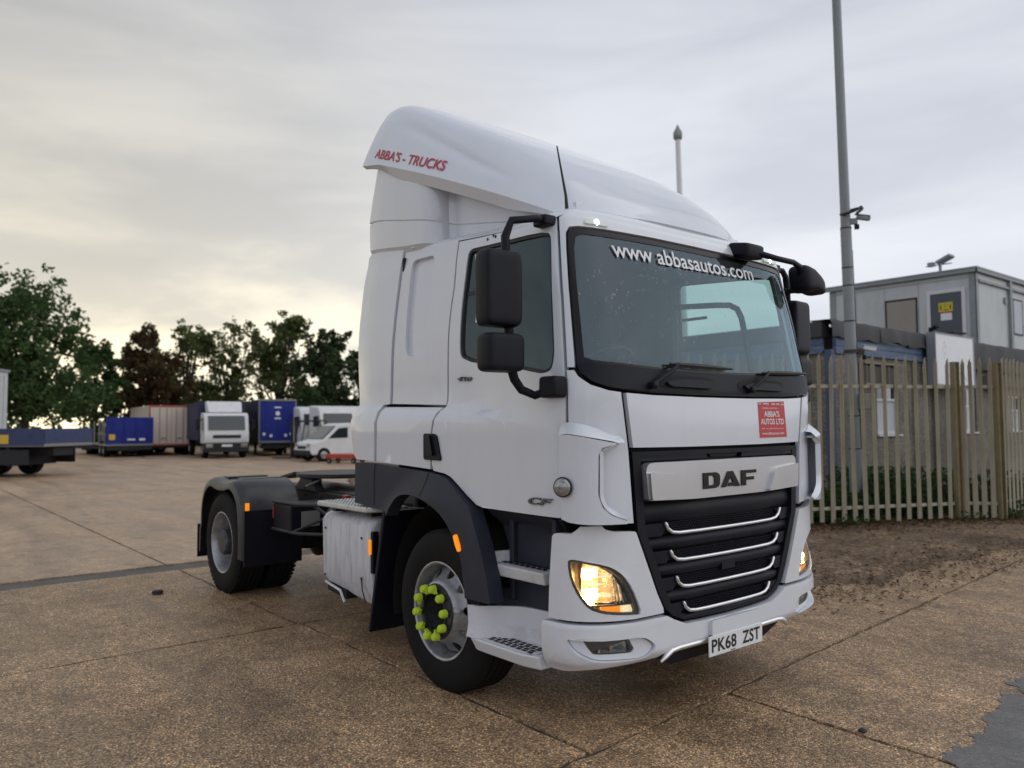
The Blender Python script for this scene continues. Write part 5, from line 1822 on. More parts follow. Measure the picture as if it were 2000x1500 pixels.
# ---- bumper
FOGB = round_poly([(-.632, .556), (-.372, .534), (-.330, .470), (-.368, .412), (-.518, .437), (-.592, .487)], .03, 5)
BUM_H = [(0, .428), (-.147, .430), (-.262, .434), (-.275, .430), (-.318, .385), (-.40, .385), (-.452, .386), (-.54, .381), (-.668, .362), (-.788, .360), (-.785, .60), (-.78, .628), (-.741, .633), (-.536, .630), (-.40, .619), (-.292, .618), (-.266, .590), (-.22, .553), (-.144, .545), (0, .540)]
def bum_off(s, z):
    return .014 - .05 * sm(.45, .355, z) - .006 * sm(.6, .64, z)
bumper = panel('bumper', sym(BUM_H), white_low, holes=[FOGB, mir(FOGB)], off=bum_off, thick=.05, bev=.010)
fogs = []
for sd_ in (-1, 1):
    fb_ = FOGB if sd_ < 0 else mir(FOGB)
    FGL = round_poly([(-.560, .545), (-.406, .528), (-.392, .470), (-.400, .452), (-.520, .468)], .012)
    if sd_ > 0: FGL = mir(FGL)
    bz = panel('fog_light_bezel', inset2d(fb_, .003), white_low, bumper, holes=[FGL], off=lambda s, z: -.006 - .022 * sm(.33, .44, abs(s)) * sm(.64, .55, abs(s)), thick=.03, inset=0, bev=.005, ds=.02, dz=.02)
    lamp = panel('fog_light', inset2d(FGL, -.004), refl, bz, off=lambda s, z: -.075 + .03 * math.sin(s * 150), thick=.0, inset=0, ds=.008, dz=.02)
    panel('fog_light_glass', inset2d(FGL, .001), clear_glass, lamp, off=-.026, thick=0, inset=0)
    panel('fog_light_housing', FGL, refl_d, lamp, holes=[inset2d(FGL, .008)], off=-.028, thick=.06, inset=0, bev=0)
# ---- headlights
for sd_ in (-1, 1):
    P_ = (lambda l: l if sd_ < 0 else mir(l))
    par = hlp[0 if sd_ < 0 else 1]
    hl = panel('headlight', P_(inset2d(HL, .002)), refl_d, par, off=-.135, thick=.0, inset=0, bev=0)
    panel('lamp_rim', P_(inset2d(HL, .001)), refl_d, hl, holes=[P_(inset2d(HL, .013))], off=-.010, thick=.125, inset=0, bev=.003)
    # main reflector bowl, faceted; its material emits a golden glow besides the bulbs
    RF = [(-.562, .724), (-.418, .714), (-.420, .76), (-.436, .84), (-.456, .882), (-.49, .915), (-.545, .938), (-.560, .925), (-.568, .83)]
    c1, c2 = (-.532, .865), (-.52, .745)
    def ro(s, z, c1=c1, c2=c2):
        a = abs(s)
        d1 = math.hypot((a + c1[0]) * 1.7, z - c1[1]); d2 = math.hypot((a + c2[0]) * 1.7, z - c2[1])
        d = min(d1, d2)
        return -.095 + .9 * min(d, .16) ** 2 * 2.2 + .006 * math.sin(a * 210) + .004 * math.sin(z * 120)
    RFc = chaikin(RF, 1)
    panel('reflector', P_(RFc), glow_r, hl, off=ro, thick=0, inset=0, ds=.009, dz=.012)
    for (cs, cz), rr_ in ((c1, .026), (c2, .030)):
        m = MB(); m.lathe([(-.02, rr_ * .8), (.0, rr_), (.02, rr_ * .8), (.03, .0001)], 12, 'x', tuple(skin(sd_ * abs(cs), cz, -.075)))
        m.build('bulb', bulb, hl, smooth=60)
    panel('indicator_lens', P_([(-.482, .674), (-.428, .662), (-.428, .704), (-.490, .712)]), amber_on, hl, off=-.03, thick=.02, inset=0, bev=.003)
    panel('position_lens', P_([(-.425, .662), (-.380, .654), (-.385, .700), (-.425, .703)]), mk('position_lens' + str(sd_), (.8, .72, .5), .2, emit=(1, .8, .42), estr=.5, var=.5, vscale=90), hl, off=-.03, thick=.02, inset=0, bev=.003)
    panel('lens_divider', P_([(-.575, .716), (-.388, .703), (-.388, .710), (-.575, .723)]), refl_d, hl, off=-.026, thick=.02, inset=0, bev=0)
    for k in range(4):
        sx_ = -.440 + .011 * k
        panel('reflector_rib', P_([(sx_, .715), (sx_ + .0035, .715), (sx_ - .012 + .0035, .872 - .034 * k), (sx_ - .012, .872 - .034 * k)]), refl, hl, off=-.035, thick=.05, inset=0, bev=0)
    panel('lens_cover', P_(inset2d(HL, .006)), clear_glass, hl, off=-.008, thick=0, inset=0)

# ---- lower valance, bright lip, number plate
panel('lower_valance', sym([(0, .30), (-.24, .30), (-.30, .36), (-.318, .395), (-.275, .44), (0, .44)]), black_pl, bumper, off=-.05, thick=.03, inset=0, bev=.006)
lip = [(-.314, .384), (-.296, .412), (-.276, .432), (-.25, .437), (-.156, .435), (0, .434), (.156, .435), (.25, .437), (.276, .432), (.296, .412), (.314, .384)]
m = MB(); m.tube([skin(s, z - .012, .002) for s, z in lip], [.008] + [.016] * 9 + [.008], 10)
m.build('bright_lip', chrome, bumper, smooth=50)
panel('plate_bracket', round_poly([(-.12, .445), (.14, .445), (.14, .535), (-.12, .535)], .012), white_low, bumper, off=.040, thick=.03, inset=0, bev=.008)
m = MB(); m.bb(1.372, 1.380, -.262, .262, .338, .450); npl = m.build('number_plate', plate_m, bumper, bev=.002)
text_fit('plate_lettering', 'PK68', lambda u, v, d: Vector((1.3815, -.240 + u, .358 + v)), black_t, npl, .235, .076, .022, 0, 0, 1.05)
text_fit('plate_lettering', 'ZST', lambda u, v, d: Vector((1.3815, .055 + u, .358 + v)), black_t, npl, .178, .076, .022, 0, 0, 1.05)
m = MB()
for k in range(5):
    m.bb(1.3802, 1.3815, -.060 + .009 * k, -.054 + .009 * k, .343, .349 - .002 * (k % 2))
m.build('supplier_mark', black_t, npl)

# ---- interior
LIN = [(-2.40, 1.2), (2.40, 1.2), (2.40, 2.86), (1.5, 2.80), (0, 2.78), (-1.5, 2.80), (-2.40, 2.86)]
panel('inner_shell', LIN, interior, holes=[inset2d(WIN, -.03), mir(inset2d(WIN, -.03)), inset2d(GL_IN, -.02)], off=-.07, thick=0, inset=0, ds=.07, dz=.1)
def inner(m):
    m.bb(-.62, -.60, -1.05, 1.05, 1.2, 2.85)
    m.bb(-.6, 1.15, -1.0, 1.0, 1.18, 1.20)
    m.bb(-.6, .95, -.98, .98, 2.76, 2.78)
part('rear_wall', interior, truck, inner)
def dash(m):
    pr_ = [(.92, 1.3), (.86, 1.85), (.92, 1.95), (1.02, 1.985), (1.20, 1.955), (1.20, 1.3)]
    m.hexa([(x, -.92, z) for x, z in pr_], [(x, .92, z) for x, z in pr_])
part('dashboard', interior, truck, dash, bev=.03)
for y_ in (-.52, .52):
    m = MB(); m.box((.22, y_, 1.62), (.50, .50, .14), Matrix.Rotation(R(-6), 3, 'Y'))
    st = m.build('seat', seat_m, truck, bev=.05)
    m = MB(); m.box((-.06, y_, 1.98), (.14, .48, .66), Matrix.Rotation(R(-10), 3, 'Y')); m.build('backrest', seat_m, st, bev=.05)
    m = MB(); m.box((-.14, y_, 2.42), (.10, .28, .20), Matrix.Rotation(R(-8), 3, 'Y')); m.build('headrest', seat_m, st, bev=.05)
    m = MB(); m.tube([(-.02, y_ - .2 * (1 if y_ < 0 else -1), 2.28), (.10, y_, 1.95), (.2, y_ + .15 * (1 if y_ < 0 else -1), 1.72)], .024, 6, flat=.25); m.build('seat_belt', hose_r if y_ < 0 else seal, st)
m = MB()
ring = []
rm = Matrix.Rotation(R(-38), 3, 'Y')
for k in range(28):
    t = k / 28 * 6.283
    ring.append(Vector((.80, -.52, 1.98)) + rm @ Vector((.215 * math.cos(t), .215 * math.sin(t), 0)))
m.tube(ring, .016, 8, closed=True)
sw = m.build('steering_wheel', seal, truck, smooth=50)
m = MB(); m.tube([Vector((.80, -.52, 1.98)) + rm @ Vector((-.2, 0, -.01)), Vector((.80, -.52, 1.98)) + rm @ Vector((.2, 0, -.01))], .02, 6); m.tube([(.80, -.52, 1.98), (1.0, -.52, 1.75)], .03, 8); m.build('steering_column', seal, sw, smooth=50)
m = MB(); m.tube([(.20, .97, 2.58), (.58, .97, 2.55), (.70, .97, 2.535), (.765, .97, 2.50), (.80, .97, 2.43), (.83, .97, 2.28), (.86, .97, 2.1), (.90, .97, 1.9)], .022, 10); m.build('grab_rail', seal, truck, smooth=50)
m = MB(); m.bb(.98, 1.0, -.03, .06, 2.58, 2.70); m.build('camera_module', black_pl, truck, bev=.01)

# ---- front structure behind the panels so no daylight shows between them
def under(m):
    m.bb(.55, 1.16, -.86, .86, .42, 1.21)
    m.bb(-1.0, .55, -.60, .60, .62, 1.21)
part('under_structure', matt_black, truck, under)
panel('panel_backing', [(-.60, .45), (.60, .45), (.60, 1.9), (-.60, 1.9)], matt_black, off=-.15, thick=0, inset=0)
# ---- wheel arches
ARCH = [(-2.885, 1.392), (-2.6, 1.392), (-1.884, 1.362), (-1.735, 1.345), (-1.67, 1.328), (-1.60, 1.288), (-1.50, 1.226), (-1.41, 1.17), (-1.33, 1.05), (-1.265, .93), (-1.215, .80), (-1.18, .66), (-1.185, .645), (-1.428, .640), (-1.464, .841), (-1.50, .91), (-1.537, .966), (-1.58, 1.017), (-1.629, 1.062), (-1.69, 1.105), (-1.76, 1.138), (-1.86, 1.172), (-1.981, 1.195), (-2.10, 1.200), (-2.195, 1.191), (-2.26, 1.172), (-2.307, 1.142), (-2.36, 1.09), (-2.394, 1.030), (-2.42, 1.06), (-2.885, 1.09)]
def arch_off(s, z):
    d = math.hypot(abs(s) - 1.8, z - .50)          # distance from the wheel centre
    return .012 + .055 * sm(.92, .66, d)
arches = panel('wheel_arch', ARCH, grey_pl, both=True, off=arch_off, thick=.10, bev=.012, ds=.035, dz=.035)
for par, sd_ in ((arches[0], -1), (arches[1], 1)):
    m = MB()
    # seam between the two arch mouldings
    a = [skin(sd_ * s, z, arch_off(s, z) + .001) for s, z in ((2.585, 1.388), (2.60, 1.30), (2.60, 1.10))]
    m.tube(a, .004, 5); m.build('moulding_seam', seal, par)
    a = [skin(sd_ * s, z, arch_off(s, z) + .001) for s, z in ((1.885, 1.356), (1.90, 1.28), (1.93, 1.205))]
    m = MB(); m.tube(a, .003, 5); m.build('moulding_seam', seal, par)
    MK = round_poly([(-1.555, .985), (-1.525, 1.0), (-1.492, .94), (-1.482, .905), (-1.505, .895), (-1.53, .93)], .01)
    MK = [(s + .022, z + .01) for s, z in MK]
    panel('side_marker', MK if sd_ < 0 else mir(MK), amber_on, par, off=lambda s, z: arch_off(s, z) + .012, thick=.02, inset=0, bev=.006)
    # inner liner and flap behind the wheel
    m = MB()
    prof = []
    for k in range(17):
        t = R(30) + R(162) * k / 16
        prof.append((.60 * math.cos(t) * 1.0, .50 + .66 * math.sin(t)))
    vs_ = []
    for x, z in prof:
        z = max(z, .2)
        vs_ += [(x, sd_ * 1.14, z), (x, sd_ * .72, z)]
    m.add(vs_, [(2 * i, 2 * i + 2, 2 * i + 3, 2 * i + 1) for i in range(len(prof) - 1)])
    m.build('arch_liner', matt_black, par, smooth=60)
    m = MB(); m.hexa([(-.86, sd_ * 1.19, .20), (-.86, sd_ * .74, .20), (-.83, sd_ * .74, .20), (-.83, sd_ * 1.19, .20)], [(-.70, sd_ * 1.17, 1.06), (-.70, sd_ * .74, 1.06), (-.66, sd_ * .74, 1.06), (-.66, sd_ * 1.17, 1.06)])
    m.build('mud_flap', black_pl, truck, bev=.008)

# ---- steps
def tread(par, x0, x1, y0, y1, z, mat, nx, ny):
    m = MB()
    for i in range(nx):
        for j in range(ny):
            cx = x0 + (i + .5 + .25 * (j % 2)) * (x1 - x0) / (nx + .25)
            cy = y0 + (j + .5) * (y1 - y0) / ny
            m.bb(cx - .016, cx + .016, cy - .010 if y1 > y0 else cy - .010, cy + .010, z, z + .004)
    return m.build('tread_hole', mat, par)
for sd_ in (-1, 1):
    def Yb(m, x0, x1, ya, yb, z0, z1):
        m.bb(x0, x1, sd_ * ya, sd_ * yb, z0, z1)
    # well behind the steps
    m = MB(); Yb(m, .56, 1.06, .80, .83, .36, 1.17); Yb(m, .985, 1.02, .83, 1.10, .64, 1.15); Yb(m, .56, .60, .83, 1.05, .64, 1.15)
    well = m.build('step_well', grey_pl, truck, bev=.01)
    SS = [(-1.235, .60), (-.74, .60), (-.715, 1.148), (-1.40, 1.160), (-1.335, 1.06), (-1.28, .95)]
    panel('step_surround', SS if sd_ < 0 else mir(SS), grey_pl, well, off=lambda s, z: -.150 + .07 * sm(1.08, 1.14, z), thick=.03, inset=0, bev=.006)
    m = MB()
    m.hexa([(.49, sd_ * 1.13, .785), (.95, sd_ * 1.12, .785), (.98, sd_ * .84, .80), (.52, sd_ * .84, .80)], [(.47, sd_ * 1.14, .855), (.95, sd_ * 1.135, .855), (.98, sd_ * .84, .865), (.52, sd_ * .84, .865)])
    us = m.build('upper_step', grey_pl if False else white_step, well, bev=.012)
    tag(tread(us, .54, .94, sd_ * .90, sd_ * 1.10, .862, matt_black, 8, 5), kind='stuff')
    m = MB(); m.hexa([(.50, sd_ * 1.14, .856), (.53, sd_ * 1.14, .856), (.60, sd_ * .86, .87), (.57, sd_ * .86, .87)], [(.47, sd_ * 1.15, .92), (.50, sd_ * 1.15, .92), (.58, sd_ * .86, .92), (.55, sd_ * .86, .92)])
    m.build('step_cheek', white_step, us, bev=.006)
    # lower step, part of the bumper moulding
    m = MB()
    pl = [(.385, 1.215), (.50, 1.225), (.85, 1.222), (.965, 1.19), (.965, .86), (.56, .86), (.52, 1.00), (.47, 1.14)]
    pb = [(.43, 1.195), (.52, 1.195), (.85, 1.19), (.965, 1.165), (.965, .86), (.58, .86), (.56, 1.00), (.49, 1.14)]
    m.hexa([(x, sd_ * y, .348) for x, y in pb], [(x, sd_ * y, .425) for x, y in pl])
    ls = m.build('lower_step', white_low, truck, bev=.012)
    m = MB()
    tq = [(.42, 1.205), (.84, 1.208), (.93, 1.165), (.95, 1.06), (.66, 1.05), (.54, 1.13), (.46, 1.20)]
    m.hexa([(x, sd_ * y, .4255) for x, y in tq], [(x, sd_ * y, .434) for x, y in tq])
    tp = m.build('step_tread', white_step, ls, bev=.004)
    tag(tread(tp, .52, .92, sd_ * 1.075, sd_ * 1.195, .4325, matt_black, 8, 4), kind='stuff')
    m = MB()
    rq = [(.385, 1.222), (.47, 1.205), (.54, 1.13), (.66, 1.05), (.78, 1.035), (.97, 1.04)]
    def wall_(z0, z1, d0, d1):
        lo = [Vector((x, sd_ * (y + d0), z0)) for x, y in rq]; hi = [Vector((x, sd_ * (y + d1), z1 + .035 * (x - .38))) for x, y in rq]
        back = [Vector((x + .01, sd_ * (y - .03), z1 + .035 * (x - .38))) for x, y in rq]
        n_ = len(rq)
        m.add(lo + hi + back, [(i, i + 1, n_ + i + 1, n_ + i) for i in range(n_ - 1)] + [(n_ + i, n_ + i + 1, 2 * n_ + i + 1, 2 * n_ + i) for i in range(n_ - 1)])
    wall_(.495, .607, -.004, .0)
    m.build('step_riser', white_low, ls, smooth=40)
    m = MB(); wall_(.426, .4945, .012, -.004); m.build('step_kick_plate', white_step, ls, smooth=40)
    m = MB(); m.hexa([(.40, sd_ * 1.17, .585), (.60, sd_ * 1.03, .595), (.985, sd_ * 1.0, .60), (.985, sd_ * .84, .60), (.55, sd_ * .84, .585)], [(.40, sd_ * 1.17, .70), (.60, sd_ * 1.00, .71), (.985, sd_ * .98, .72), (.985, sd_ * .84, .72), (.55, sd_ * .84, .70)])
    m.build('step_filler', grey_pl, ls, bev=.01)

# ---- mirrors
def superbox(m, c, dims, ex=.28, rot=None, n=(10, 16), taper=None):
    """rounded box: superellipsoid"""
    nu, nv = 28, 16
    vs_ = []
    def f(w, e): return math.copysign(abs(w) ** e, w)
    for j in range(nv + 1):
        b = -math.pi / 2 + math.pi * j / nv
        for i in range(nu):
            a = 2 * math.pi * i / nu
            v = Vector((dims[0] / 2 * f(math.cos(b), ex) * f(math.cos(a), ex), dims[1] / 2 * f(math.cos(b), ex) * f(math.sin(a), ex), dims[2] / 2 * f(math.sin(b), ex)))
            if taper: v = taper(v)
            if rot is not None: v = rot @ v
            vs_.append(v + Vector(c))
    fs_ = [(j * nu + i, j * nu + (i + 1) % nu, (j + 1) * nu + (i + 1) % nu, (j + 1) * nu + i) for j in range(nv) for i in range(nu)]
    m.add(vs_, fs_)
for sd_ in (-1, 1):
    m = MB()
    up_ = skin(sd_ * .70, 2.775, .02); lo_ = skin(sd_ * .665, 1.85, .03)
    top = Vector((.935, sd_ * 1.365, 2.695)); bot = Vector((.965, sd_ * 1.355, 1.96))
    arm = [up_, Vector((1.0, sd_ * 1.20, 2.775)), Vector((.945, sd_ * 1.33, 2.755)), top + Vector((0, 0, -.03)), Vector((.94, sd_ * 1.365, 2.5)), Vector((.95, sd_ * 1.36, 2.2)), bot, Vector((.955, sd_ * 1.325, 1.90)), Vector((.97, sd_ * 1.29, 1.845)), Vector((1.0, sd_ * 1.22, 1.815)), lo_]
    m.tube(arm, [.020, .020, .022, .024, .024, .026, .026, .025, .024, .023, .022], 12, flat=1.0)
    ma = m.build('mirror_arm', black_pl, truck, smooth=50)
    m = MB(); superbox(m, skin(sd_ * .665, 1.855, .04), (.13, .10, .115), .3); m.build('arm_mount', black_pl, ma, smooth=60)
    m = MB(); superbox(m, skin(sd_ * .70, 2.775, .02), (.11, .09, .06), .3); m.build('arm_mount', black_pl, ma, smooth=60)
    ry = Matrix.Rotation(R(4 * sd_), 3, 'Z')
    def tp1(v):
        v.y *= 1 - .08 * max(0, v.x / .1)
        v.z *= 1 - .06 * max(0, v.x / .1)
        return v
    m = MB(); superbox(m, (.965, sd_ * 1.432, 2.372), (.125, .235, .405), .22, ry, taper=tp1)
    mh = m.build('mirror_housing', grey_pl if False else black_pl, truck, smooth=60)
    m = MB(); m.box((.900, sd_ * 1.432, 2.372), (.008, .200, .36), ry); m.build('mirror_glass', mirror_m, mh, bev=.003)
    m = MB(); superbox(m, (.975, sd_ * 1.430, 2.035), (.135, .240, .205), .30, ry, taper=tp1)
    mh2 = m.build('mirror_housing', black_pl, truck, smooth=60)
    m = MB(); m.box((.905, sd_ * 1.430, 2.035), (.008, .19, .16), ry); m.build('mirror_glass', mirror_m, mh2, bev=.003)
# kerb mirror and front mirror arm on the left side
m = MB(); superbox(m, (1.15, .52, 2.80), (.16, .22, .10), .35, Matrix.Rotation(R(10), 3, 'Y'))
fm = m.build('front_mirror_mount', black_pl, truck, smooth=60)
m = MB(); m.tube([(1.20, .55, 2.79), (1.27, .70, 2.755), (1.27, .90, 2.755), (1.24, 1.03, 2.745), (1.21, 1.08, 2.68)], [.022, .019, .019, .022, .026], 10); m.build('mirror_arm', black_pl, fm, smooth=50)
def tpk(v):
    v.z *= 1.15 - .45 * (v.y / .16)
    v.z -= .35 * max(0, v.y) ** 1.0 + .15 * v.y
    return v
m = MB(); superbox(m, (1.20, 1.19, 2.67), (.17, .28, .145), .5, Matrix.Rotation(R(8), 3, 'X'), taper=tpk)
km = m.build('kerb_mirror', black_pl, truck, smooth=60)
m = MB(); m.tube([(1.03, 1.08, 2.60), (1.15, 1.12, 2.60)], .02, 8); m.build('mirror_bracket', black_pl, km, smooth=50)

# ---- roof air deflector
def sec(x):
    zb_ = tab([(-1.15, 3.648), (-.9, 3.595), (-.4, 3.415), (.2, 3.19), (.6, 3.04), (.9, 2.925), (1.0, 2.885), (1.08, 2.865)], x)
    w_ = tab([(-1.15, 1.085), (-.9, 1.09), (-.4, 1.09), (.2, 1.06), (.6, 1.01), (.85, .955), (1.0, .90), (1.08, .86)], x)
    zt_ = tab([(-1.15, 4.205), (-1.05, 4.205), (-.95, 4.175), (-.8, 4.105), (-.4, 3.895), (0, 3.685), (.35, 3.49), (.6, 3.325), (.8, 3.17), (.95, 3.03), (1.03, 2.935), (1.08, 2.885)], x)
    return zb_, w_, zt_
SECT = [(0, 1), (.2, .999), (.4, .993), (.55, .983), (.63, .970), (.69, .952), (.735, .922), (.772, .875), (.805, .79), (.855, .64), (.90, .46), (.938, .30), (.962, .19), (1, 0)]
def cumlen(p):
    out = [0]
    for a_, b_ in zip(p, p[1:]):
        out.append(out[-1] + math.hypot(b_[0] - a_[0], (b_[1] - a_[1]) * .6))
    return [q / out[-1] for q in out]
SL = cumlen(SECT)
SY = [(l, p[0]) for l, p in zip(SL, SECT)]
SZ = [(l, p[1]) for l, p in zip(SL, SECT)]
SFY = [(p[1], p[0]) for p in reversed(SECT)]
def fair(u, v):
    """u: 0 front .. 1 rear, v: -1 right .. 1 left"""
    x = 1.08 - 2.23 * u
    zb_, w_, zt_ = sec(x)
    def sm3(tb, q):
        return (tab(tb, max(0, q - .025)) + 2 * tab(tb, q) + tab(tb, min(1, q + .025))) / 4
    a = abs(v)
    y = w_ * math.copysign(sm3(SY, a) if a < 1 else 1, v) if a > 0 else 0
    z = zb_ + (zt_ - zb_) * (sm3(SZ, a) if a < 1 else 0)
    # pressed groove along the flank
    f = (z - zb_) / max(.02, zt_ - zb_)
    g = math.exp(-((f - (.62 - .25 * sm(-.8, .5, x))) / .07) ** 2) * sm(-.95, -.6, x) * sm(.62, .2, x)
    y -= math.copysign(.020, v) * g if abs(v) > .3 else 0
    pull = .17 * abs(y / w_) ** 3 * (1 - u) ** 3
    return Vector((x - pull, y, z))
m = MB()
NUf, NVf = 70, 72
us = [(i / NUf) ** 1.25 for i in range(NUf + 1)]
vv = []
for j in range(NVf + 1):
    t = -1 + 2 * j / NVf
    vv.append(math.copysign(1 - (1 - abs(t)) ** 1.25, t))
vs_ = [fair(u, v) for v in vv for u in us]
n = NUf + 1
fs_ = [(j * n + i, j * n + i + 1, (j + 1) * n + i + 1, (j + 1) * n + i) for j in range(NVf) for i in range(NUf)]
m.add(vs_, fs_)
# turned-in lower flange on both flanks and along the nose
for sgn, j in ((-1, 0), (1, NVf)):
    a0 = [fair(u, sgn * 1.0) for u in us]
    b0 = [p + Vector((0, -sgn * .035 * min(1, 3 * u + .15), -(.018 + .060 * sm(.98, .75, u)) * min(1, 4 * u + .1))) for p, u in zip(a0, us)]
    c0 = [p + Vector((0, -sgn * .16, .03)) for p in b0]
    k = len(a0)
    m.add(a0 + b0 + c0, [(i, i + 1, k + i + 1, k + i) for i in range(k - 1)] + [(k + i, k + i + 1, 2 * k + i + 1, 2 * k + i) for i in range(k - 1)])
nose = [fair(0, v) for v in vv]
nb_ = [p + Vector((-.03, 0, -.03)) for p in nose]
k = len(nose)
m.add(nose + nb_, [(i, i + 1, k + i + 1, k + i) for i in range(k - 1)])
fairing = m.build('roof_air_deflector', white, truck, smooth=32)
def rear_close(m):
    loop = [fair(1, v) for v in vv]
    inner_ = [Vector((p.x + .05, p.y * .93, 3.63 + (p.z - 3.63) * .9)) for p in loop]
    k = len(loop)
    m.add(loop + inner_, [(i, i + 1, k + i + 1, k + i) for i in range(k - 1)])
part('rear_return', white, fairing, rear_close, smooth=40)
# lower part: collar panels at the rear and recessed flanks
def low_fn(sgn):
    def fn(m):
        plan = [(-1.17, 1.025), (-1.05, 1.05), (-.9, 1.062), (-.62, 1.072), (-.42, 1.072), (-.33, 1.058), (-.275, 1.02), (-.25, .97), (-.24, .925), (-.20, .895), (0, .885), (.4, .86), (.75, .82), (.98, .74)]
        rows = [(-.10, .945, 0), (-.005, .972, 0), (.012, .980, 0), (.10, .982, 0), (.34, .984, .0), (.355, .979, .004), (.37, .986, .0), (.62, .99, .05), (.85, .985, .09), (1.0, .98, .11)]
        vs_ = []
        for q, f, sh in rows:
            for x, y in plan:
                z0_ = tab([(-1.17, 2.995), (-1.06, 2.985), (-.63, 2.93), (-.3, 2.90), (-.2, 2.88), (1.0, 2.84)], x)
                z1_ = sec(max(x, -1.1))[0] - .03
                vs_.append((x + (sh if x < -.6 else 0), sgn * y * f, z0_ + (z1_ - z0_) * q))
        n_ = len(plan)
        m.add(vs_, [(j * n_ + i, j * n_ + i + 1, (j + 1) * n_ + i + 1, (j + 1) * n_ + i) for j in range(len(rows) - 1) for i in range(n_ - 1)])
    return fn
for sgn in (-1, 1):
    part('deflector_side', white, fairing, low_fn(sgn), smooth=30)
def mid_fill(m):
    m.bb(-.95, .9, -.80, .80, 2.84, 2.96)
part('deflector_base', white, fairing, mid_fill)
# lettering on the flank of the deflector
def fl_fn(u, v, d):
    x = -1.0 + u * 1.0
    z = 3.678 - .365 * u + v * 1.0 + u * 0
    zb_, w_, zt_ = sec(x)
    f = min(.98, max(0, (z - zb_) / (zt_ - zb_)))
    y = w_ * tab(SFY, f)
    return Vector((x, -y - .004, z))
text_fit('deflector_lettering', "ABBA'S - TRUCKS", fl_fn, red_p, fairing, .90, .078, .016, 0, 0, 1.0)

# aerial
m = MB(); m.tube([(.985, -.955, 2.845), (.975, -.955, 2.95), (.905, -.955, 3.255)], [.012, .008, .004], 8); m.build('aerial', seal, truck, smooth=50)
for sd_ in (-1, 1):
    m = MB(); m.lathe([(0, .02), (.012, .018), (.018, .0001)], 10, 'z', (-.50, sd_ * 1.03, 2.90)); m.build('roof_fixing', upvc, truck, smooth=50)

# ---- wheels
def disc_mesh(prof, holes_r, nh, hr, n=72):
    """dished wheel disc with round hand holes; prof: (radius, axial) table"""
    r_in, r_out = prof[0][0], prof[-1][0]
    outer = [(r_out * math.cos(2 * math.pi * k / n), r_out * math.sin(2 * math.pi * k / n)) for k in range(n)]
    inn = [(r_in * math.cos(-2 * math.pi * k / 40), r_in * math.sin(-2 * math.pi * k / 40)) for k in range(40)]
    hs = [inn]
    for h in range(nh):
        a = 2 * math.pi * (h + .5) / nh
        c = (holes_r * math.cos(a), holes_r * math.sin(a))
        hs.append([(c[0] + hr * math.cos(-2 * math.pi * k / 14), c[1] + hr * math.sin(-2 * math.pi * k / 14)) for k in range(14)])
    loops = [outer] + hs
    flat = [q for l in loops for q in l]
    tris = tessellate_polygon([[Vector((a, b, 0)) for a, b in l] for l in loops])
    bm = bmesh.new()
    vs_ = [bm.verts.new((a, b, 0)) for a, b in flat]
    for t in tris:
        try: bm.faces.new([vs_[i] for i in t])
        except ValueError: pass
    for k in range(-24, 25):
        for no in ((1, 0, 0), (0, 1, 0)):
            bmesh.ops.bisect_plane(bm, geom=bm.verts[:] + bm.edges[:] + bm.faces[:], dist=1e-6, plane_co=(k * .0125 * no[0], k * .0125 * no[1], 0), plane_no=no)
    be = [e for e in bm.edges if e.is_boundary]
    ret = bmesh.ops.extrude_edge_only(bm, edges=be)
    for g in ret['geom']:
        if isinstance(g, bmesh.types.BMVert): g.co.z = 1
    for v in bm.verts:
        r_ = math.hypot(v.co.x, v.co.y)
        v.co = Vector((v.co.x, tab(prof, r_) + .012 * v.co.z, v.co.y))
    bmesh.ops.recalc_face_normals(bm, faces=bm.faces[:])
    me = bpy.data.meshes.new('wheel_disc'); bm.to_mesh(me); bm.free()
    return me
RT = .505
def tyre_prof(w, r=RT, grooves=4):
    """closed profile, axial 0 at the outer face, growing inwards"""
    p = [(.012, .292), (.004, .315), (-.004, .36), (-.006, .40), (.0, .445), (.012, .475), (.028, .493), (.040, .500)]
    gw = (w - .09) / grooves
    for g in range(grooves):
        a = .045 + g * gw
        p += [(a, r), (a + gw * .40, r), (a + gw * .42, r - .013), (a + gw * .58, r - .013), (a + gw * .60, r)]
    p += [(w - .045, r), (w - .028, .493), (w - .012, .475), (w, .445), (w + .005, .40), (w + .002, .34), (w - .012, .292)]
    return p
def wheel_lug_blocks(m, w, r=RT):
    for k in range(60):
        a = 2 * math.pi * k / 60
        for ax in (.030, w - .030):
            m.box((math.cos(a) * (r - .0045), ax, math.sin(a) * (r - .0045)), (.010, .030, .036), Matrix.Rotation(-a, 3, 'Y'))
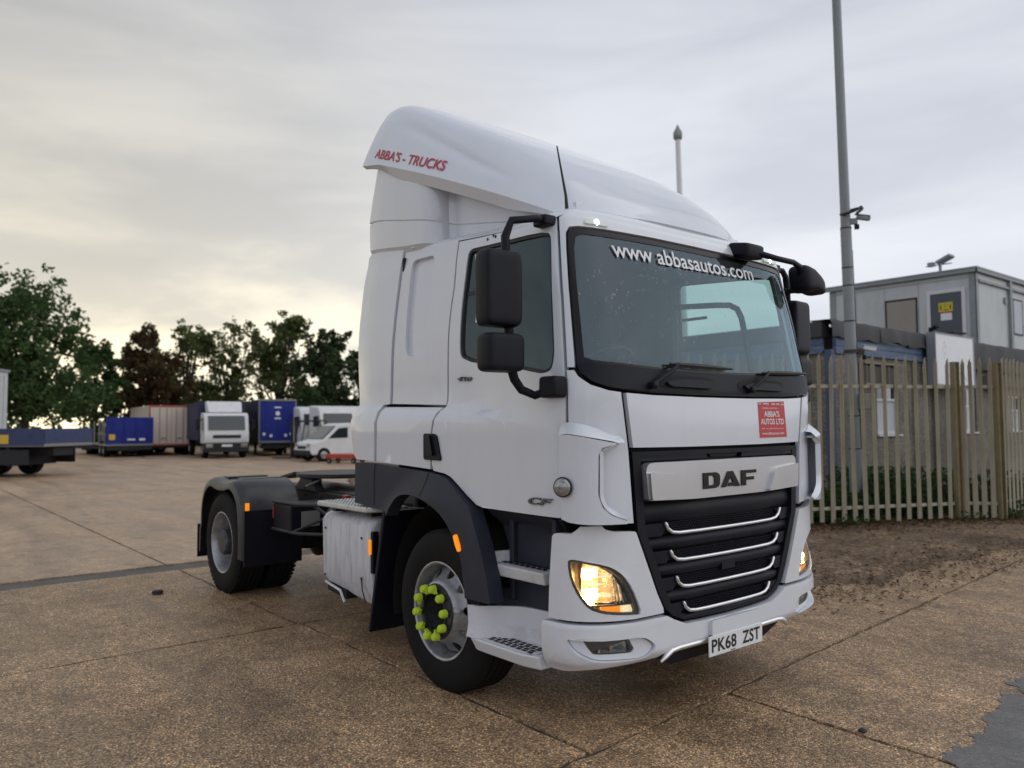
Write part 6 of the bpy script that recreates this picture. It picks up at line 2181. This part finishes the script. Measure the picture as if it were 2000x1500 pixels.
def build_front_wheel():
    """outer face towards -y at y=0"""
    m = MB(); m.lathe(tyre_prof(.30), 88, 'y', (0, 0, 0))
    ty = m.build('tyre', rubber, None, smooth=30)
    m = MB()
    m.lathe([(.012, .300), (.002, .306), (.000, .300), (.006, .290), (.030, .282), (.06, .276), (.13, .268), (.20, .262), (.28, .285)], 72, 'y')
    w = m.build('wheel', steel, None, smooth=35)
    ty.parent = w
    d = link('wheel_disc', disc_mesh([(.125, -.018), (.175, -.018), (.185, -.012), (.205, .03), (.225, .055), (.262, .085), (.268, .10)], .234, 10, .031), steel, w, 35)
    m = MB(); m.lathe([(-.020, .172), (-.032, .168), (-.034, .130), (-.028, .122), (.06, .118), (.10, .10), (.105, .001)], 56, 'y')
    m.build('hub', hub_m, w, smooth=35)
    m = MB(); m.lathe([(-.034, .132), (-.045, .128), (-.045, .118), (-.02, .116)], 48, 'y'); m.build('hub_ring', chassis_m, w, smooth=35)
    rots = [200, 150, 250, 210, 130, 190, 170, 220, 160, 240]
    for k in range(10):
        a = 2 * math.pi * (k + .5) / 10
        c = (.150 * math.cos(a), 0, .150 * math.sin(a))
        m = MB(); m.lathe([(-.03, .020), (-.066, .020), (-.07, .015), (-.07, .001)], 6, 'y', c)
        nut = m.build('wheel_nut', hub_m, w)
        m = MB()
        m.lathe([(-.058, .0265), (-.090, .0245), (-.098, .018), (-.099, .001)], 12, 'y', c)
        t = math.radians(rots[k]) + a
        dx, dz = math.cos(t), math.sin(t)
        px_, pz_ = -dz, dx
        tri = [(c[0] + px_ * .022, c[2] + pz_ * .022), (c[0] - px_ * .022, c[2] - pz_ * .022), (c[0] + dx * .046, c[2] + dz * .046)]
        m.hexa([(x, -.060, z) for x, z in tri], [(x, -.082, z) for x, z in tri])
        m.build('nut_indicator', yellow, nut, smooth=40)
    return w
def build_rear_wheel():
    m = MB(); m.lathe(tyre_prof(.28), 88, 'y'); wheel_lug_blocks(m, .28)
    m.lathe([(a + .325, r_) for a, r_ in tyre_prof(.28)], 72, 'y')
    for k in range(60):
        a = 2 * math.pi * k / 60
        m.box((math.cos(a) * (RT - .004), .575, math.sin(a) * (RT - .004)), (.012, .034, .030), Matrix.Rotation(-a, 3, 'Y'))
    ty = m.build('tyre', rubber, None, smooth=30)
    m = MB(); m.lathe([(.012, .300), (.002, .306), (.0, .300), (.006, .290), (.03, .280), (.07, .268), (.14, .255), (.17, .25), (.18, .262)], 72, 'y')
    w = m.build('wheel', steel, None, smooth=35)
    ty.parent = w
    link('wheel_disc', disc_mesh([(.13, .135), (.19, .135), (.205, .14), (.235, .165), (.255, .175)], .222, 10, .022), steel, w, 35)
    m = MB(); m.lathe([(.135, .135), (.02, .125), (.005, .11), (.0, .05), (.0, .001)], 40, 'y'); m.build('hub', hub_m, w, smooth=35)
    for k in range(10):
        a = 2 * math.pi * (k + .5) / 10
        m = MB(); m.lathe([(.135, .018), (.10, .018), (.096, .012), (.096, .001)], 6, 'y', (.165 * math.cos(a), 0, .165 * math.sin(a))); m.build('wheel_nut', hub_m, w)
    return w
fwh = build_front_wheel(); fwh.parent = truck; fwh.location = (0, -1.158, RT - .012); fwh.rotation_euler = (0, R(11), 0)
f2 = copy_tree(fwh, truck); f2.location = (0, 1.158, RT - .012); f2.rotation_euler = (0, 0, math.pi)
WB = -3.864
rwh = build_rear_wheel(); rwh.parent = truck; rwh.location = (WB, -1.185, RT - .012); rwh.rotation_euler = (0, R(5), 0)
r2 = copy_tree(rwh, truck); r2.location = (WB, 1.185, RT - .012); r2.rotation_euler = (0, 0, math.pi)

# ---- chassis
for sd_ in (-1, 1):
    m = MB(); m.bb(-4.75, .5, sd_ * .38, sd_ * .392, .73, .98); m.bb(-4.75, .5, sd_ * .31, sd_ * .38, .972, .98); m.bb(-4.75, .5, sd_ * .31, sd_ * .38, .73, .738)
    fr_ = m.build('frame_rail', chassis_m, truck, bev=.003)
    for k in range(26):
        m = MB(); x_ = -4.6 + .19 * k
        m.lathe([(0, .011), (.010, .011), (.012, .0001)], 6, 'y', (x_, sd_ * .392, .78 + .16 * (k % 2)))
        if sd_ > 0:
            for i_, v_ in enumerate(m.v): m.v[i_] = v_
        else:
            m.v = [(a, 2 * sd_ * .392 - b, c) for a, b, c in m.v]
        m.build('frame_bolt', chassis_m, fr_)
for x_ in (-4.7, -3.3, -2.2, -1.2):
    m = MB(); m.bb(x_, x_ + .12, -.309, .309, .76, .95); m.build('cross_member', chassis_m, truck, bev=.01)
m = MB(); m.lathe([(-.62, .09), (-.25, .11), (-.16, .24), (.16, .24), (.25, .11), (.62, .09)], 24, 'y', (WB, 0, .49)); m.build('rear_axle', chassis_m, truck, smooth=40)
m = MB(); m.tube([(0, -.95, .47), (0, -.5, .42), (0, .5, .42), (0, .95, .47)], .065, 10); m.build('front_axle', chassis_m, truck, smooth=40)
m = MB(); m.tube([(-1.2, 0, .72), (WB + .2, 0, .52)], .06, 12); m.build('drive_shaft', chassis_m, truck, smooth=40)
for sd_ in (-1, 1):
    for dx in (-.42, .42):
        m = MB(); m.lathe([(.42, .10), (.46, .135), (.60, .135), (.64, .12), (.72, .12)], 18, 'z', (WB + dx, sd_ * .46, 0)); m.build('air_bellow', rubber, truck, smooth=40)
# fifth wheel
m = MB()
ol = []
for k in range(33):
    t = R(20) + R(320) * k / 32
    ol.append((WB + .25 + .46 * math.cos(t) * 1.0, .47 * math.sin(t)))
ol = [p for p in ol] + [(WB + .62, .0 - .04)][:0]
m.hexa([(x, y, 1.115) for x, y in ol], [(x, y, 1.16) for x, y in ol])
fifth = m.build('fifth_wheel', chassis_m, truck, bev=.01)
for sd_ in (-1, 1):
    m = MB(); m.hexa([(WB + .0, sd_ * .30, .985), (WB + .5, sd_ * .30, .985), (WB + .5, sd_ * .42, .985), (WB + .0, sd_ * .42, .985)], [(WB + .12, sd_ * .30, 1.114), (WB + .38, sd_ * .30, 1.114), (WB + .38, sd_ * .40, 1.114), (WB + .12, sd_ * .40, 1.114)])
    m.build('pedestal', chassis_m, fifth, bev=.008)
    m = MB(); m.hexa([(WB - .55, sd_ * .16, 1.06), (WB - .2, sd_ * .12, 1.12), (WB - .2, sd_ * .34, 1.12), (WB - .55, sd_ * .36, 1.06)], [(WB - .55, sd_ * .16, 1.09), (WB - .2, sd_ * .12, 1.155), (WB - .2, sd_ * .34, 1.155), (WB - .55, sd_ * .36, 1.09)])
    m.build('ramp', chassis_m, fifth, bev=.006)
m = MB(); m.tube([(WB + .5, -.35, 1.10), (WB + .75, -.62, 1.07), (WB + .8, -.66, 1.06)], .014, 6); m.build('release_handle', chassis_m, fifth)
m = MB(); m.bb(-4.7, -.95, -.308, .308, .981, .992); m.build('deck_plate', chassis_m, truck, bev=.003)
# catwalk gear behind the cab
m = MB(); m.bb(-1.55, -1.25, -.55, .55, .995, 1.22); m.build('valve_box', chassis_m, truck, bev=.03)
m = MB(); m.tube([(-1.15, -.6, .99), (-1.15, -.6, 1.36), (-1.15, .6, 1.36), (-1.15, .6, .99)], .025, 8); m.build('suzie_frame', chassis_m, truck, smooth=50)
m = MB()
for k in range(3):
    m.tube([(-1.12, -.3 + .3 * k, 1.34), (-1.35, -.28 + .3 * k, 1.20), (-1.6, -.25 + .28 * k, 1.14), (-2.0, -.2 + .2 * k, 1.05), (-2.4, -.15 + .16 * k, 1.01)], .017, 8)
m.build('air_hose', seal, truck, smooth=50)
m = MB(); m.tube([(-1.1, -.36, 1.30), (-1.4, -.42, 1.12), (-1.8, -.46, 1.06), (-2.3, -.44, 1.03)], .016, 8); m.build('red_air_hose', hose_r, truck, smooth=50)
m = MB(); m.bb(-2.33, -2.25, -.64, -.59, 1.0, 1.035); m.build('red_coupling', red_pl, truck, bev=.01)
m = MB(); m.lathe([(-.5, .001), (-.5, .12), (-.47, .14), (.47, .14), (.5, .12), (.5, .001)], 20, 'x', (-2.05, -.60, .78)); m.build('air_tank', chassis_m, truck, smooth=40)
m = MB(); m.lathe([(-.6, .001), (-.6, .24), (-.56, .27), (.56, .27), (.6, .24), (.6, .001)], 24, 'x', (-1.9, .78, .66)); m.build('fuel_tank', alu, truck, smooth=40)
# battery carrier ahead of the rear wheel
m = MB(); m.bb(-3.02, -2.62, -1.0, -.45, .70, .94); bat = m.build('battery_box', black_pl, truck, bev=.02)
m = MB(); m.bb(-2.619, -2.612, -.90, -.72, .74, .88); m.build('box_label', bg_grey, bat)
m = MB(); m.bb(-3.021, -3.0, -1.003, -1.0, .80, .9); m.build('red_tag', red_pl, bat)
m = MB()
for z_ in (.955, .70):
    m.tube([(-3.02, -1.0, z_), (-2.5, -.98, z_), (-1.75, -.62, z_ + .02)], .016, 6)
m.tube([(-2.62, -.98, .70), (-2.1, -.72, .93)], .014, 6); m.tube([(-2.35, -.90, .95), (-2.0, -.70, .72)], .014, 6)
m.build('carrier_strut', chassis_m, truck, smooth=40)

# ---- rear mudguards
def mud(sgn):
    def fn(m):
        prof = []
        for k in range(25):
            t = R(192) - R(186) * k / 24
            rx_, rz_ = .62, .62
            x = rx_ * math.copysign(abs(math.cos(t)) ** .62, math.cos(t))
            z = .54 + rz_ * math.copysign(abs(math.sin(t)) ** .62, math.sin(t))
            prof.append((WB + x, min(z, 1.125 + .012 * math.sin(k * 1.3))))
        prof = [(WB - .66, .32), (WB - .65, .6)] + prof[2:-2] + [(WB + .635, .62), (WB + .63, .38)]
        ys_ = [.60, .64, 1.10, 1.16, 1.20, 1.215, 1.215]
        dz_ = [-.03, .0, .0, -.008, -.03, -.07, -.10]
        vs_ = []
        for x, z in prof:
            d = Vector((x - WB, 0, z - .5)); d.normalize()
            for y, q in zip(ys_, dz_):
                p = Vector((x, sgn * y, z)) + d * q
                vs_.append(p)
        n_ = len(ys_)
        m.add(vs_, [(i * n_ + k, i * n_ + k + 1, (i + 1) * n_ + k + 1, (i + 1) * n_ + k) for i in range(len(prof) - 1) for k in range(n_ - 1)])
    return fn
mudm = mk('mudguard_plastic', (.024, .0245, .028), .38, var=.2, vscale=6, dirt=(.09, .088, .085), dscale=3, damt=.45)
for sgn in (-1, 1):
    mg = part('rear_mudguard', mudm, truck, mud(sgn), smooth=40)
    for x_ in (-.28, .12):
        m = MB(); m.bb(WB + x_, WB + x_ + .16, sgn * .66, sgn * 1.08, 1.118, 1.140); m.build('mudguard_rib', mudm, mg, bev=.008)
    m = MB(); m.bb(WB + .636, WB + .65, sgn * 1.15, sgn * 1.19, .80, .93); m.build('side_marker', amber_on if sgn < 0 else amber_dim, mg, bev=.005)
    m = MB(); m.bb(WB + .63, WB + .655, sgn * .62, sgn * 1.20, .33, .86); m.build('spray_flap', black_pl, mg, bev=.006)
    m = MB(); m.bb(WB - .672, WB - .656, sgn * .62, sgn * 1.212, .27, .62); m.build('spray_flap', black_pl, mg, bev=.006)
# ---- white box with its step plate behind the front wheel
m = MB()
pr_ = [(1.00, .42), (1.09, .42), (1.155, .50), (1.165, .92), (1.13, .975), (1.05, .995), (.60, .995), (.60, .42)]
def skirt(y, z, x):
    return z - (.07 if (z < .45 and x > -1.3) else 0)
m.hexa([(-1.66, -y, z) for y, z in pr_], [(-.86, -y, z - (.09 if z < .45 else 0)) for y, z in pr_])
tb = m.build('side_box', tank_white, truck, bev=.03)
m = MB(); m.hexa([(-1.67, -1.10, .36), (-1.30, -1.13, .345), (-1.30, -.70, .345), (-1.67, -.70, .36)], [(-1.67, -1.10, .418), (-1.30, -1.13, .41), (-1.30, -.70, .41), (-1.67, -.70, .418)]); m.build('box_foot', matt_black, tb)
m = MB(); m.tube([(-1.665, -1.12, .425), (-1.36, -1.15, .405), (-1.28, -1.155, .33)], .010, 6); m.build('box_trim', white_step, tb)
for x_, z_ in ((-1.58, .86), (-1.0, .84), (-1.58, .50), (-1.0, .55)):
    m = MB(); m.lathe([(0, .010), (-.006, .008), (-.007, .0001)], 8, 'y', (x_, -1.166, z_)); m.build('box_fastener', seal, tb)
m = MB(); m.tube([(-1.0, -1.166, .55), (-.985, -1.168, .47), (-.965, -1.150, .38)], .005, 5); m.build('box_strap', seal, tb)
m = MB(); m.bb(-.885, -.845, -1.16, -1.11, .60, .90); mb_ = m.build('marker_bracket', black_pl, tb, bev=.008)
m = MB(); m.bb(-.876, -.854, -1.182, -1.161, .735, .845); m.build('side_marker', amber_on, mb_, bev=.008)
m = MB(); m.hexa([(-1.60, -1.235, 1.035), (-.86, -1.215, 1.035), (-.74, -.93, 1.035), (-1.60, -.78, 1.035)], [(-1.60, -1.235, 1.075), (-.86, -1.215, 1.075), (-.74, -.93, 1.075), (-1.60, -.78, 1.075)])
sp_ = m.build('step_plate', alu, truck, bev=.014)
m = MB()
for i in range(16):
    for j in range(9):
        x_ = -1.55 + i * .046 + (j % 2) * .023; y_ = -1.20 + j * .043
        if x_ > -.86 and y_ < -1.2 + (x_ + .86) * 2.2 + .03: continue
        if x_ > -.80: continue
        m.lathe([(0, .0065), (.003, .005), (.0035, .0001)], 6, 'z', (x_, y_, 1.0752))
tag(m.build('tread_stud', stone, sp_), kind='stuff')
m = MB(); m.bb(-1.5, -1.44, -1.15, -.7, .996, 1.034); m.bb(-1.0, -.94, -1.12, -.7, .996, 1.034); m.build('plate_support', chassis_m, sp_)
